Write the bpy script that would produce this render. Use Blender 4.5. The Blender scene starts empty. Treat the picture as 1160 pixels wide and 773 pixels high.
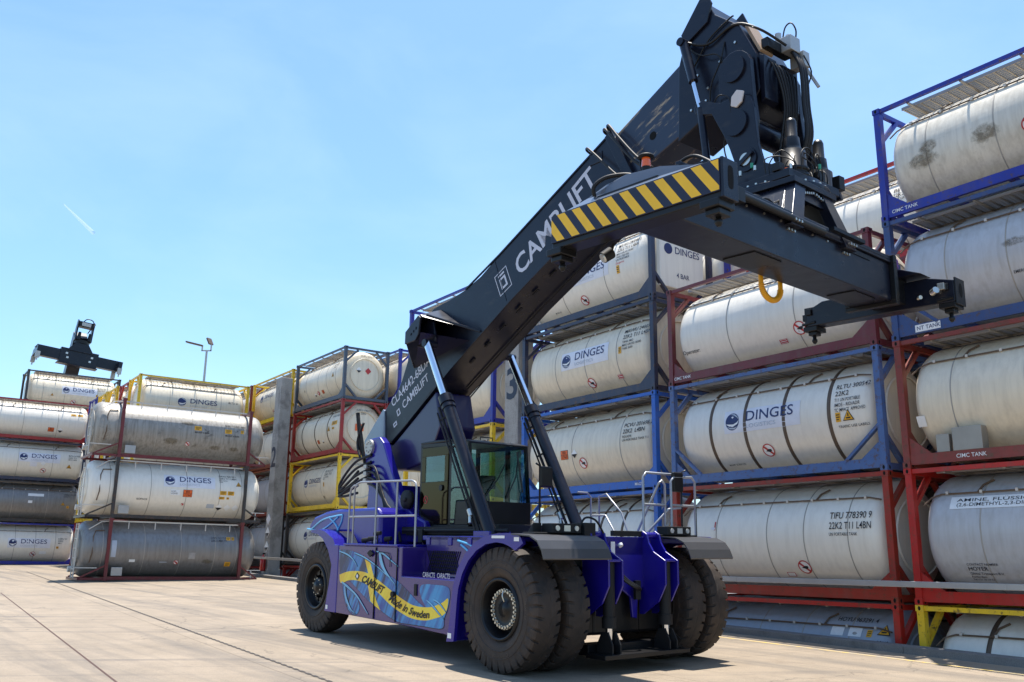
import bpy, math, random
from mathutils import Vector, Matrix
random.seed(7)
SC = bpy.context.scene
COL = SC.collection
R = math.radians

# ------------------------------------------------------------------ camera, sky, sun, exposure
F_PX, PITCH, ROLL = 1032.0, R(13.66), R(0.78)      # focal length in pixels of a 1160 px wide frame
cam = bpy.data.cameras.new('camera')
cam.sensor_width = 36.0
cam.lens = 36.0 * F_PX / 1160.0
cam.clip_start, cam.clip_end = 0.1, 20000
camo = bpy.data.objects.new('camera', cam)
COL.objects.link(camo)
camo.matrix_world = Matrix.Translation((0, 0, 2.0)) @ Matrix.Rotation(R(90) + PITCH, 4, 'X') @ Matrix.Rotation(ROLL, 4, 'Z')
SC.camera = camo

SUN_DIR = Vector((0.047, 0.165, 0.985)).normalized()
SUN_EL = math.asin(SUN_DIR.z)
SUN_AZ = math.atan2(SUN_DIR.x, SUN_DIR.y)
world = bpy.data.worlds.new('World')
SC.world = world
world.use_nodes = True
wn = world.node_tree
sky = wn.nodes.new('ShaderNodeTexSky')
sky.sky_type = 'NISHITA'
sky.sun_disc = False
sky.sun_elevation = SUN_EL
sky.sun_rotation = SUN_AZ
sky.altitude = 50
sky.air_density = 1.15
sky.dust_density = 1.2
sky.ozone_density = 0.55
bg = wn.nodes['Background']
bg.inputs['Strength'].default_value = 0.125
tint = wn.nodes.new('ShaderNodeMix'); tint.data_type = 'RGBA'; tint.blend_type = 'MULTIPLY'
tint.inputs[0].default_value = 1.0; tint.inputs[7].default_value = (.70, .90, 1.06, 1)
wn.links.new(sky.outputs[0], tint.inputs[6]); wtc = wn.nodes.new('ShaderNodeTexCoord'); wmp = wn.nodes.new('ShaderNodeMapping'); wmp.inputs['Scale'].default_value = (1.2, 1.2, 2.6)
wn.links.new(wtc.outputs['Generated'], wmp.inputs['Vector'])
wno = wn.nodes.new('ShaderNodeTexNoise'); wno.inputs['Scale'].default_value = 2.2; wno.inputs['Detail'].default_value = 7; wno.inputs['Roughness'].default_value = .55; wno.inputs['Distortion'].default_value = .4
wn.links.new(wmp.outputs[0], wno.inputs['Vector'])
wrp = wn.nodes.new('ShaderNodeMapRange'); wrp.inputs[1].default_value = .45; wrp.inputs[2].default_value = .75; wrp.inputs[3].default_value = 0.0; wrp.inputs[4].default_value = .17
wn.links.new(wno.outputs['Fac'], wrp.inputs[0])
hz_ = wn.nodes.new('ShaderNodeMix'); hz_.data_type = 'RGBA'; hz_.inputs[7].default_value = (4.6, 5.6, 6.2, 1)      # thin high haze
wn.links.new(wrp.outputs[0], hz_.inputs[0]); wn.links.new(tint.outputs[2], hz_.inputs[6]); wn.links.new(hz_.outputs[2], bg.inputs[0])
sun = bpy.data.lights.new('sun', 'SUN')
sun.energy = 4.6
sun.angle = R(0.53)
sun.color = (1.0, 0.935, 0.84)
suno = bpy.data.objects.new('sun', sun)
COL.objects.link(suno)
suno.rotation_euler = SUN_DIR.to_track_quat('Z', 'Y').to_euler()
SC.view_settings.view_transform = 'Standard'
SC.view_settings.look = 'None'
SC.view_settings.exposure = 0.92
SC.view_settings.gamma = 1.0

# ------------------------------------------------------------------ materials
MATS = {}
def newmat(name):
    m = bpy.data.materials.new(name)
    m.use_nodes = True
    return m, m.node_tree, m.node_tree.nodes['Principled BSDF']
def setp(b, **k):
    for a, v in k.items():
        b.inputs[a.replace('_', ' ')].default_value = v
def c4(c): return (c[0], c[1], c[2], 1.0)
def mixcol(nt, fac, a, b):
    n = nt.nodes.new('ShaderNodeMix'); n.data_type = 'RGBA'
    for i, v in ((0, fac), (6, a), (7, b)):
        if isinstance(v, bpy.types.NodeSocket): nt.links.new(v, n.inputs[i])
        elif isinstance(v, (int, float)): n.inputs[i].default_value = v
        else: n.inputs[i].default_value = c4(v)
    return n.outputs[2]
def noise(nt, scale, detail=4, vec=None, rough=.55, dist=0.0):
    n = nt.nodes.new('ShaderNodeTexNoise')
    n.inputs['Scale'].default_value = scale; n.inputs['Detail'].default_value = detail
    n.inputs['Roughness'].default_value = rough; n.inputs['Distortion'].default_value = dist
    if vec is not None: nt.links.new(vec, n.inputs['Vector'])
    return n.outputs['Fac']
def ramp(nt, v, stops):
    n = nt.nodes.new('ShaderNodeValToRGB')
    nt.links.new(v, n.inputs[0])
    e = n.color_ramp.elements
    while len(e) < len(stops): e.new(.5)
    for i, (p, c) in enumerate(stops):
        e[i].position = p
        e[i].color = (c, c, c, 1) if isinstance(c, (int, float)) else c4(c)
    return n.outputs[0]
def objvec(nt, scale=(1, 1, 1), per_object=True, world_space=False):
    if world_space:
        src = nt.nodes.new('ShaderNodeNewGeometry').outputs['Position']
    else:
        src = nt.nodes.new('ShaderNodeTexCoord').outputs['Object']
    mp = nt.nodes.new('ShaderNodeMapping'); mp.inputs['Scale'].default_value = scale
    if per_object:
        oi = nt.nodes.new('ShaderNodeObjectInfo')
        mul = nt.nodes.new('ShaderNodeMath'); mul.operation = 'MULTIPLY'; mul.inputs[1].default_value = 57.0
        nt.links.new(oi.outputs['Random'], mul.inputs[0])
        ad = nt.nodes.new('ShaderNodeVectorMath'); ad.operation = 'ADD'
        nt.links.new(src, ad.inputs[0]); nt.links.new(mul.outputs[0], ad.inputs[1])
        src = ad.outputs[0]
    nt.links.new(src, mp.inputs['Vector'])
    return mp.outputs['Vector']
def rotvec(nt, src, rot, scale):
    a = nt.nodes.new('ShaderNodeMapping'); a.inputs['Rotation'].default_value = rot; nt.links.new(src, a.inputs['Vector'])
    b = nt.nodes.new('ShaderNodeMapping'); b.inputs['Scale'].default_value = scale; nt.links.new(a.outputs[0], b.inputs['Vector'])
    return b.outputs[0]
def bump(nt, b, h, strength=.2, dist=.02):
    n = nt.nodes.new('ShaderNodeBump')
    n.inputs['Strength'].default_value = strength; n.inputs['Distance'].default_value = dist
    nt.links.new(h, n.inputs['Height'])
    nt.links.new(n.outputs[0], b.inputs['Normal'])

def plain(name, col, rough=.5, metal=0.0, coat=0.0, vary=.15):
    if name in MATS: return MATS[name]
    m, nt, b = newmat(name)
    v = objvec(nt)
    n = noise(nt, 3.5, 5, v)
    dark = tuple(x * (1 - vary) for x in col); lite = tuple(min(1, x * (1 + vary)) for x in col)
    c = mixcol(nt, n, dark, lite)
    nt.links.new(c, b.inputs['Base Color'])
    setp(b, Roughness=rough, Metallic=metal, Coat_Weight=coat)
    if max(col) < .05: b.inputs['Specular IOR Level'].default_value = .3
    MATS[name] = m
    return m

def frame_mat(name, col, rust=.5):
    if name in MATS: return MATS[name]
    m, nt, b = newmat(name)
    v = objvec(nt)
    fade = noise(nt, 1.7, 4, v)
    c = mixcol(nt, fade, tuple(x * .78 for x in col), tuple(min(1, x * 1.2 + .003) for x in col))
    r = ramp(nt, noise(nt, 9, 6, v, .7), ((.585 - .07 * rust, 0.0), (.69, 1.0)))
    c = mixcol(nt, r, c, (.10, .045, .02))
    d = ramp(nt, noise(nt, 4.0, 6, objvec(nt, (1, 1, .25))), ((.50, 0.0), (.85, .35)))
    c = mixcol(nt, d, c, (.14, .11, .09))
    nt.links.new(c, b.inputs['Base Color'])
    setp(b, Roughness=.42)
    MATS[name] = m
    return m

def tank_mat(name, col, dirt=.3, metal=0.0, rough=.34, dirtcol=(.20, .16, .11), spots=0.0):
    if name in MATS: return MATS[name]
    m, nt, b = newmat(name)
    v = objvec(nt)
    streak = noise(nt, 1.0, 6, objvec(nt, (9, 9, .55)), .62)
    s = ramp(nt, streak, ((.42, 0.0), (.75, dirt)))
    cloud = ramp(nt, noise(nt, 1.1, 5, v), ((.35, 0.0), (.75, dirt * .8)))
    base = mixcol(nt, noise(nt, .7, 3, v), tuple(x * .93 for x in col), col)
    c = mixcol(nt, cloud, base, tuple(x * .72 for x in col))
    c = mixcol(nt, s, c, dirtcol)
    if spots > 0:
        sp = ramp(nt, noise(nt, 2.6, 9, objvec(nt, (.8, .8, 1.3)), .72, .6), ((.60, 0.0), (.68, spots)))
        c = mixcol(nt, sp, c, (.055, .048, .04))
    nt.links.new(c, b.inputs['Base Color'])
    setp(b, Roughness=rough, Metallic=metal)
    wave = noise(nt, 1.0, 3, objvec(nt, (3.0, .6, .6)), .5)
    fine = noise(nt, 1.0, 5, objvec(nt, (1.2, 7, 7)), .6)
    ad = nt.nodes.new('ShaderNodeMath'); ad.operation = 'MULTIPLY_ADD'
    nt.links.new(fine, ad.inputs[0]); ad.inputs[1].default_value = .22; nt.links.new(wave, ad.inputs[2])
    bump(nt, b, ad.outputs[0], .35, .05)
    MATS[name] = m
    return m

FR = {
 'red': frame_mat('red_frame_paint', (.30, .012, .010)),
 'scarlet': frame_mat('scarlet_frame_paint', (.42, .012, .006), .5),
 'orange_red': frame_mat('orange_red_frame_paint', (.29, .024, .010), .9),
 'maroon': frame_mat('maroon_frame_paint', (.14, .014, .018), .7),
 'brown_red': frame_mat('brown_red_frame_paint', (.21, .03, .02), .9),
 'steel_blue': frame_mat('steel_blue_frame_paint', (.065, .125, .30), .8),
 'bright_blue': frame_mat('bright_blue_frame_paint', (.014, .11, .46), .3),
 'royal_blue': frame_mat('royal_blue_frame_paint', (.012, .022, .28), .5),
 'slate_blue': frame_mat('slate_blue_frame_paint', (.03, .06, .18), .6),
 'navy': frame_mat('navy_frame_paint', (.02, .027, .06), .4),
 'grey_blue': frame_mat('grey_blue_frame_paint', (.055, .075, .11), .5),
 'yellow': frame_mat('yellow_frame_paint', (.78, .50, .015), .4),
 'black': frame_mat('black_frame_paint', (.028, .026, .026), .9),
}
TK = {
 'white': tank_mat('white_tank_shell', (.82, .77, .67), .14),
 'cream': tank_mat('cream_tank_shell', (.79, .70, .54), .24),
 'stained': tank_mat('stained_white_tank_shell', (.70, .65, .55), .40, spots=.3),
 'grey': tank_mat('pale_grey_tank_shell', (.50, .505, .52), .30, .0, .30),
 'steel': tank_mat('brushed_steel_tank_shell', (.25, .245, .24), .45, .35, .42, (.10, .085, .07)),
 'dirty_steel': tank_mat('dirty_steel_tank_shell', (.34, .32, .285), .75, .1, .45, (.12, .10, .08), .85),
 'bluegrey': tank_mat('blue_grey_tank_shell', (.36, .40, .46), .20),
}
M_GALV = plain('galvanised_steel', (.42, .41, .39), .45, .6)
M_WALK = plain('walkway_aluminium', (.36, .33, .29), .5, .6)
M_PIPE = plain('brown_pipe', (.12, .075, .045), .6)
M_CLIP = plain('pale_clip', (.55, .52, .47), .5)
M_BAND = plain('brown_band', (.11, .075, .05), .5, .2)
M_SEAM = plain('dark_seam', (.36, .33, .29), .5)
M_INK = plain('black_ink', (.02, .02, .025), .5)
M_NAVYINK = plain('navy_ink', (.012, .02, .10), .4)
M_GREYINK = plain('grey_ink', (.42, .46, .52), .5)
M_WHITE = plain('white_paint', (.78, .78, .77), .4)
M_PALE = plain('pale_sticker', (.70, .70, .74), .4)
M_REDINK = plain('red_ink', (.45, .03, .03), .45)
M_ORANGE = plain('orange_placard', (.75, .13, .02), .45)
M_AMBER = plain('amber_sign', (.72, .36, .01), .45)
M_WORN = plain('worn_patch', (.33, .31, .29), .7, 0, 0, .5)
M_BOOM = None
def boom_mat():
    m, nt, b = newmat('dark_navy_paint')
    v = objvec(nt, per_object=False)
    n = noise(nt, 1.3, 5, v)
    c = mixcol(nt, n, (.0045, .0055, .013), (.0075, .009, .019))
    d = ramp(nt, noise(nt, 3.0, 7, objvec(nt, (.7, .7, 2.2), False), .68), ((.56, 0.0), (.8, .28)))
    c = mixcol(nt, d, c, (.10, .085, .065))
    nt.links.new(c, b.inputs['Base Color'])
    r = nt.nodes.new('ShaderNodeMapRange'); nt.links.new(noise(nt, 5, 5, v), r.inputs[0])
    r.inputs[3].default_value = .20; r.inputs[4].default_value = .42
    nt.links.new(r.outputs[0], b.inputs['Roughness'])
    setp(b, Coat_Weight=.05, Coat_Roughness=.15); b.inputs['Specular IOR Level'].default_value = .33
    bump(nt, b, noise(nt, 2.0, 3, v), .12, .02)
    return m
M_BOOM = boom_mat()
def worn_boom():
    m, nt, b = newmat('scuffed_navy_paint')
    v = objvec(nt, per_object=False)
    mv = rotvec(nt, nt.nodes.new('ShaderNodeTexCoord').outputs['Object'], (0, R(25), 0), (.8, 2, 4.5))
    s = ramp(nt, noise(nt, 1.6, 8, mv, .72), ((.55, 0.0), (.63, .9)))
    c = mixcol(nt, s, (.009, .012, .030), (.36, .27, .16))
    nt.links.new(c, b.inputs['Base Color'])
    setp(b, Roughness=.33, Coat_Weight=.2)
    return m
M_SCUFF = worn_boom()
M_BLUE = plain('ultramarine_paint', (.013, .008, .23), .25, 0, .3, .12)
M_PURPLE = plain('panel_paint_with_reflection', (.027, .014, .15), .24, 0, .6, .12)  # violet cast puts the ground's reflection into the panel colour
M_BLACK = plain('black_paint', (.007, .007, .008), .38, 0, .05, .3)
M_MATT = plain('matt_black_plastic', (.011, .011, .012), .6)
M_CHROME = plain('chrome_rod', (.75, .78, .82), .10, 1.0, 0, .03)
M_BOLT = plain('zinc_bolt', (.60, .58, .52), .32, .9)
M_HOSE = plain('hydraulic_hose', (.011, .011, .012), .52)
M_RAIL = plain('silver_handrail', (.33, .34, .36), .42, .5)
M_YEL = plain('warning_yellow', (.80, .46, .005), .38)
M_STRIPEDARK = plain('stripe_dark', (.018, .022, .045), .35)
M_SILVERTXT = plain('silver_lettering', (.50, .51, .58), .35)
M_FENDER = plain('grey_mudguard', (.055, .055, .058), .33, .1)
M_SEAT = plain('grey_fabric', (.10, .10, .11), .8)
M_BEACON = plain('orange_beacon_lens', (.85, .13, .01), .2, 0, .6)
M_LENS = plain('lamp_lens', (.55, .55, .52), .1, .3, .8)
M_HOSEY = plain('yellow_hose', (.75, .38, .01), .4)
M_EXT = plain('extinguisher_red', (.45, .01, .01), .25, 0, .5)
M_PURPLECAP = plain('purple_cover', (.10, .02, .18), .35)
M_SKYBLUE = None
def paint_brush(name, a, b_, dark):
    m, nt, b = newmat(name)
    mv = rotvec(nt, nt.nodes.new('ShaderNodeTexCoord').outputs['Object'], (0, R(-32), 0), (7, 1, .9))
    n1 = noise(nt, 1.1, 5, mv, .55)
    c = mixcol(nt, ramp(nt, n1, ((.36, 0.0), (.62, 1.0))), a, b_)
    n2 = noise(nt, .75, 4, mv, .6, .4)
    c = mixcol(nt, ramp(nt, n2, ((.50, 0.0), (.62, .95))), c, dark)
    nt.links.new(c, b.inputs['Base Color'])
    setp(b, Roughness=.3, Coat_Weight=.15)
    return m
M_SKYBLUE = paint_brush('airbrushed_sky_blue', (.002, .045, .28), (.025, .27, .56), (.003, .01, .06))
M_FLAGYEL = paint_brush('airbrushed_yellow', (.80, .56, .02), (.86, .66, .05), (.75, .46, .02))
M_SWIRL = plain('light_blue_swirl', (.10, .40, .66), .25, 0, .5, .3)

def tyre_mat():
    m, nt, b = newmat('dusty_tyre_rubber')
    v = objvec(nt)
    n = ramp(nt, noise(nt, 2.4, 7, v, .7), ((.35, 0.0), (.75, 1.0)))
    c = mixcol(nt, n, (.014, .011, .010), (.062, .040, .027))
    nt.links.new(c, b.inputs['Base Color'])
    setp(b, Roughness=.72)
    bump(nt, b, noise(nt, 30, 5, v), .25, .01)
    return m
M_TYRE = tyre_mat()
def glass_mat():
    m, nt, b = newmat('tinted_cab_glass')
    nt.nodes.remove(b)
    out = nt.nodes['Material Output']
    g = nt.nodes.new('ShaderNodeBsdfGlossy'); g.inputs['Roughness'].default_value = .02; g.inputs['Color'].default_value = (.9, 1, 1, 1)
    t = nt.nodes.new('ShaderNodeBsdfTransparent'); t.inputs['Color'].default_value = (.58, .76, .74, 1)
    lw = nt.nodes.new('ShaderNodeLayerWeight'); lw.inputs['Blend'].default_value = .5
    fr = nt.nodes.new('ShaderNodeMath'); fr.operation = 'POWER'; nt.links.new(lw.outputs['Facing'], fr.inputs[0]); fr.inputs[1].default_value = 3.5
    cl = nt.nodes.new('ShaderNodeMath'); cl.operation = 'MULTIPLY_ADD'; nt.links.new(fr.outputs[0], cl.inputs[0]); cl.inputs[1].default_value = .7; cl.inputs[2].default_value = .06; fr = cl
    mx = nt.nodes.new('ShaderNodeMixShader')
    nt.links.new(fr.outputs[0], mx.inputs[0]); nt.links.new(t.outputs[0], mx.inputs[1]); nt.links.new(g.outputs[0], mx.inputs[2])
    nt.links.new(mx.outputs[0], out.inputs['Surface'])
    return m
M_GLASS = glass_mat()
def mirror_door():
    m, nt, b = newmat('polished_door_panel')
    setp(b, Roughness=.05, Metallic=.95)
    b.inputs['Base Color'].default_value = (.05, .036, .018, 1)
    return m
M_DOOR = mirror_door()

def concrete_mat(name, base, joints=True, dark=.0):
    m, nt, b = newmat(name)
    pos = nt.nodes.new('ShaderNodeNewGeometry').outputs['Position']
    mp = nt.nodes.new('ShaderNodeMapping'); mp.inputs['Rotation'].default_value = (0, 0, R(57)); nt.links.new(pos, mp.inputs['Vector'])
    v = mp.outputs[0]
    big = noise(nt, .22, 6, v, .6)
    c = mixcol(nt, ramp(nt, big, ((.3, 0.0), (.7, 1.0))), tuple(x * .84 for x in base), tuple(x * 1.10 for x in base))
    patch = ramp(nt, noise(nt, 1.3, 8, v, .66), ((.42, 0.0), (.70, .55)))
    c = mixcol(nt, patch, c, tuple(x * .62 for x in base))
    st = ramp(nt, noise(nt, .55, 8, v, .75, .5), ((.60, 0.0), (.70, .45)))
    c = mixcol(nt, st, c, (base[0] * .55, base[1] * .50, base[2] * .46))
    grit = noise(nt, 60, 3, v)
    c = mixcol(nt, ramp(nt, grit, ((.38, .32), (.60, 0.0))), c, (.07, .06, .05))
    # tyre scuffs, long thin and roughly along the yard
    sc = ramp(nt, noise(nt, 1.0, 7, rotvec(nt, pos, (0, 0, R(50)), (.09, 1.5, 1)), .62, .3), ((.50, 0.0), (.68, .60)))
    c = mixcol(nt, sc, c, (.10, .09, .08))
    sc = ramp(nt, noise(nt, 1.0, 7, rotvec(nt, pos, (0, 0, R(-8)), (.16, 2.6, 1)), .65, .5), ((.54, 0.0), (.68, .50)))
    c = mixcol(nt, sc, c, (.09, .08, .075))
    spot = ramp(nt, noise(nt, 3.1, 3, v, .5), ((.70, 0.0), (.74, .55)))
    c = mixcol(nt, spot, c, (.10, .085, .07))
    if joints:
        vo = nt.nodes.new('ShaderNodeTexVoronoi'); vo.feature = 'DISTANCE_TO_EDGE'; vo.inputs['Scale'].default_value = .16
        wv = nt.nodes.new('ShaderNodeVectorMath'); wv.operation = 'MULTIPLY_ADD'
        cn = nt.nodes.new('ShaderNodeTexNoise'); cn.inputs['Scale'].default_value = .9; cn.inputs['Detail'].default_value = 8; nt.links.new(v, cn.inputs['Vector'])
        nt.links.new(cn.outputs['Color'], wv.inputs[0]); wv.inputs[1].default_value = (2.2, 2.2, 0); nt.links.new(v, wv.inputs[2]); nt.links.new(wv.outputs[0], vo.inputs['Vector'])
        ck = ramp(nt, vo.outputs['Distance'], ((.0, .55), (.0035, 0.0)))
        c = mixcol(nt, ck, c, (.06, .05, .04))
        oil = ramp(nt, noise(nt, .45, 6, v, .6, .8), ((.66, 0.0), (.76, .5)))
        c = mixcol(nt, oil, c, (.075, .066, .058))
        br = nt.nodes.new('ShaderNodeTexBrick')
        br.offset = 0.0
        br.inputs['Scale'].default_value = 1.0
        br.inputs['Brick Width'].default_value = 6.0; br.inputs['Row Height'].default_value = 5.0
        br.inputs['Mortar Size'].default_value = .012; br.inputs['Mortar Smooth'].default_value = .3
        br.inputs['Color1'].default_value = (1, 1, 1, 1); br.inputs['Color2'].default_value = (.93, .93, .93, 1); br.inputs['Mortar'].default_value = (.45, .43, .4, 1)
        nt.links.new(v, br.inputs['Vector'])
        mul = nt.nodes.new('ShaderNodeMix'); mul.data_type = 'RGBA'; mul.blend_type = 'MULTIPLY'; mul.inputs[0].default_value = .8
        nt.links.new(c, mul.inputs[6]); nt.links.new(br.outputs['Color'], mul.inputs[7]); c = mul.outputs[2]
    nt.links.new(c, b.inputs['Base Color'])
    setp(b, Roughness=.85)
    bump(nt, b, noise(nt, 14, 8, v, .7), .35, .01)
    return m
M_PAVE = concrete_mat('pavement_concrete', (.315, .252, .182))
M_KERB = concrete_mat('kerb_concrete', (.22, .21, .20), False)  # darker tone stands in for the shadow band along the stacks
M_YARD = concrete_mat('yard_concrete', (.26, .24, .21), False)
M_PILLAR = concrete_mat('pillar_concrete', (.40, .385, .36), False)

# ------------------------------------------------------------------ mesh helper
class MB:
    def __init__(s): s.v = []; s.f = []; s.m = []; s.sm = []
    def add(s, vs, fs, mi=0, smooth=False):
        o = len(s.v); s.v += [tuple(v) for v in vs]
        for f in fs: s.f.append(tuple(i + o for i in f)); s.m.append(mi); s.sm.append(smooth)
        return s
    def box(s, x0, x1, y0, y1, z0, z1, mi=0):
        vs = [(x, y, z) for x in (x0, x1) for y in (y0, y1) for z in (z0, z1)]
        return s.add(vs, [(0, 1, 3, 2), (4, 6, 7, 5), (0, 4, 5, 1), (2, 3, 7, 6), (0, 2, 6, 4), (1, 5, 7, 3)], mi)
    def beam(s, p0, p1, w, h, up=(0, 0, 1), mi=0, w1=None, h1=None):
        p0 = Vector(p0); p1 = Vector(p1); d = (p1 - p0).normalized(); up = Vector(up)
        side = d.cross(up)
        if side.length < 1e-4: side = d.cross(Vector((1, 0, 0)))
        side.normalize(); up = side.cross(d).normalized()
        w1 = w if w1 is None else w1; h1 = h if h1 is None else h1
        vs = []
        for p, a, b in ((p0, w, h), (p1, w1, h1)):
            for i, j in ((-1, -1), (1, -1), (1, 1), (-1, 1)):
                vs.append(p + side * (a / 2 * i) + up * (b / 2 * j))
        return s.add(vs, [(3, 2, 1, 0), (4, 5, 6, 7), (0, 1, 5, 4), (1, 2, 6, 5), (2, 3, 7, 6), (3, 0, 4, 7)], mi)
    def prism(s, poly, a, b, axis='y', mi=0):
        """poly in (x,z) for axis y, (x,y) for axis z, (y,z) for axis x"""
        def P(p, t):
            if axis == 'y': return (p[0], t, p[1])
            if axis == 'z': return (p[0], p[1], t)
            return (t, p[0], p[1])
        n = len(poly)
        vs = [P(p, a) for p in poly] + [P(p, b) for p in poly]
        fs = [tuple(range(n))[::-1], tuple(range(n, 2 * n))] + [(i, (i + 1) % n, n + (i + 1) % n, n + i) for i in range(n)]
        return s.add(vs, fs, mi)
    def frame(s, pts):
        """tangent frames along a polyline"""
        out = []; up = Vector((0, 0, 1)); prev = None
        for i, p in enumerate(pts):
            a = pts[max(i - 1, 0)]; b = pts[min(i + 1, len(pts) - 1)]
            t = (b - a).normalized()
            if prev is None:
                u = t.cross(up)
                if u.length < 1e-3: u = t.cross(Vector((1, 0, 0)))
                u.normalize()
            else:
                u = (prev - t * prev.dot(t))
                if u.length < 1e-6: u = t.cross(up)
                u.normalize()
            prev = u
            out.append((p, u, t.cross(u).normalized()))
        return out
    def tube(s, pts, r, n=8, mi=0, r1=None, smooth_pts=0):
        pts = [Vector(p) for p in pts]
        if smooth_pts: pts = catmull(pts, smooth_pts)
        fr = s.frame(pts); vs = []; L = len(pts)
        for k, (p, u, w) in enumerate(fr):
            rr = r if r1 is None else r + (r1 - r) * k / max(1, L - 1)
            for i in range(n):
                a = 2 * math.pi * i / n
                vs.append(p + u * (math.cos(a) * rr) + w * (math.sin(a) * rr))
        fs = []
        for k in range(L - 1):
            for i in range(n):
                fs.append((k * n + i, k * n + (i + 1) % n, (k + 1) * n + (i + 1) % n, (k + 1) * n + i))
        s.add(vs, fs, mi, True)
        s.add(vs[:n], [tuple(range(n))[::-1]], mi); s.add(vs[-n:], [tuple(range(n))], mi)
        return s
    def cyl(s, p0, p1, r, r1=None, n=20, mi=0): return s.tube([p0, p1], r, n, mi, r1)
    def lathe(s, prof, o, ax, n=32, mi=0, smooth=True, ref=None):
        """prof: list of (t along axis, radius)"""
        o = Vector(o); ax = Vector(ax).normalized()
        u = ax.cross(Vector(ref) if ref else Vector((0, 0, 1)))
        if u.length < 1e-3: u = ax.cross(Vector((1, 0, 0)))
        u.normalize(); w = ax.cross(u)
        vs = []
        for t, r in prof:
            for i in range(n):
                a = 2 * math.pi * i / n
                vs.append(o + ax * t + (u * math.cos(a) + w * math.sin(a)) * r)
        fs = []
        for k in range(len(prof) - 1):
            for i in range(n):
                fs.append((k * n + i, (k + 1) * n + i, (k + 1) * n + (i + 1) % n, k * n + (i + 1) % n))
        return s.add(vs, fs, mi, smooth)
    def build(s, name, mats, parent=None, bevel=0.0):
        me = bpy.data.meshes.new(name)
        me.from_pydata([tuple(v) for v in s.v], [], s.f)
        if not isinstance(mats, (list, tuple)): mats = [mats]
        for m in mats: me.materials.append(m)
        me.polygons.foreach_set('material_index', s.m)
        me.polygons.foreach_set('use_smooth', s.sm)
        me.update()
        fixn(me)
        o = link(name, me, parent)
        if bevel:
            b = o.modifiers.new('bevel', 'BEVEL'); b.width = bevel; b.segments = 2; b.limit_method = 'ANGLE'; b.angle_limit = R(40)
        return o
import bmesh
def fixn(me):
    bm = bmesh.new(); bm.from_mesh(me)
    bmesh.ops.recalc_face_normals(bm, faces=bm.faces)
    bm.to_mesh(me); bm.free()
def link(name, data, parent=None):
    o = bpy.data.objects.new(name, data); COL.objects.link(o)
    if parent is not None: o.parent = parent
    return o
def catmull(P, k):
    out = []
    for i in range(len(P) - 1):
        p0 = P[max(i - 1, 0)]; p1 = P[i]; p2 = P[i + 1]; p3 = P[min(i + 2, len(P) - 1)]
        for j in range(k):
            t = j / k
            out.append(.5 * ((2 * p1) + (p2 - p0) * t + (2 * p0 - 5 * p1 + 4 * p2 - p3) * t * t + (3 * p1 - p0 - 3 * p2 + p3) * t ** 3))
    out.append(P[-1])
    return out
def thing(name, label, cat, loc=(0, 0, 0), rz=0.0, group=None):
    o = bpy.data.objects.new(name, None); COL.objects.link(o)
    o.empty_display_size = .3
    o.location = loc; o.rotation_euler = (0, 0, rz)
    o['label'] = label; o['category'] = cat
    if group: o['group'] = group
    return o
def structure(o): o['kind'] = 'structure'; return o

# text -> flat triangles, origin at left of baseline, cap height ~ size
_tc = {}
def text_geo(s, size, bold=0.0, shear=0.0):
    key = (s, round(size, 3), bold, shear)
    if key in _tc: return _tc[key]
    cu = bpy.data.curves.new('t', 'FONT'); cu.body = s; cu.size = size / .7; cu.offset = bold * size; cu.shear = shear
    cu.resolution_u = 3
    o = bpy.data.objects.new('t', cu); COL.objects.link(o)
    dg = bpy.context.evaluated_depsgraph_get(); me = o.evaluated_get(dg).to_mesh()
    me.calc_loop_triangles()
    v = [(p.co.x, p.co.y) for p in me.vertices]; f = [tuple(t.vertices) for t in me.loop_triangles]
    o.evaluated_get(dg).to_mesh_clear()
    bpy.data.objects.remove(o); bpy.data.curves.remove(cu)
    w = max([p[0] for p in v] or [0])
    _tc[key] = (v, f, w)
    return _tc[key]
def put_text(mb, s, size, fn, width=None, bold=0.0, shear=0.0, mi=0):
    v, f, w = text_geo(s, size, bold, shear)
    k = 1.0 if width is None else width / w
    mb.add([fn(x * k, y) for x, y in v], f, mi)
    return w * k

# ------------------------------------------------------------------ yard layout (metres; x right, y away from the camera, z up)
WYAW = -0.9593                      # direction along the long wall of stacks
WO = Vector((7.78, 18.11, 0))
WA = Vector((math.cos(WYAW), math.sin(WYAW), 0)); WB = Vector((-math.sin(WYAW), math.cos(WYAW), 0))
def W(u, v, z=0.0): return WO + WA * u + WB * v + Vector((0, 0, z))
SA = WYAW + math.pi / 2             # the left-hand stacks stand square to the wall
SO = Vector((-17.01, 39.54, 0))
SXd = Vector((math.cos(SA), math.sin(SA), 0)); SYd = Vector((-math.sin(SA), math.cos(SA), 0))
def S(u, v, z=0.0): return SO + SXd * u + SYd * v + Vector((0, 0, z))
def gz(y): return .025 * min(y, 70.0)
def yz(y): return -1.30 + .024 * min(max(y - 30.0, 0), 40.0)
H = 2.591

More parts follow.
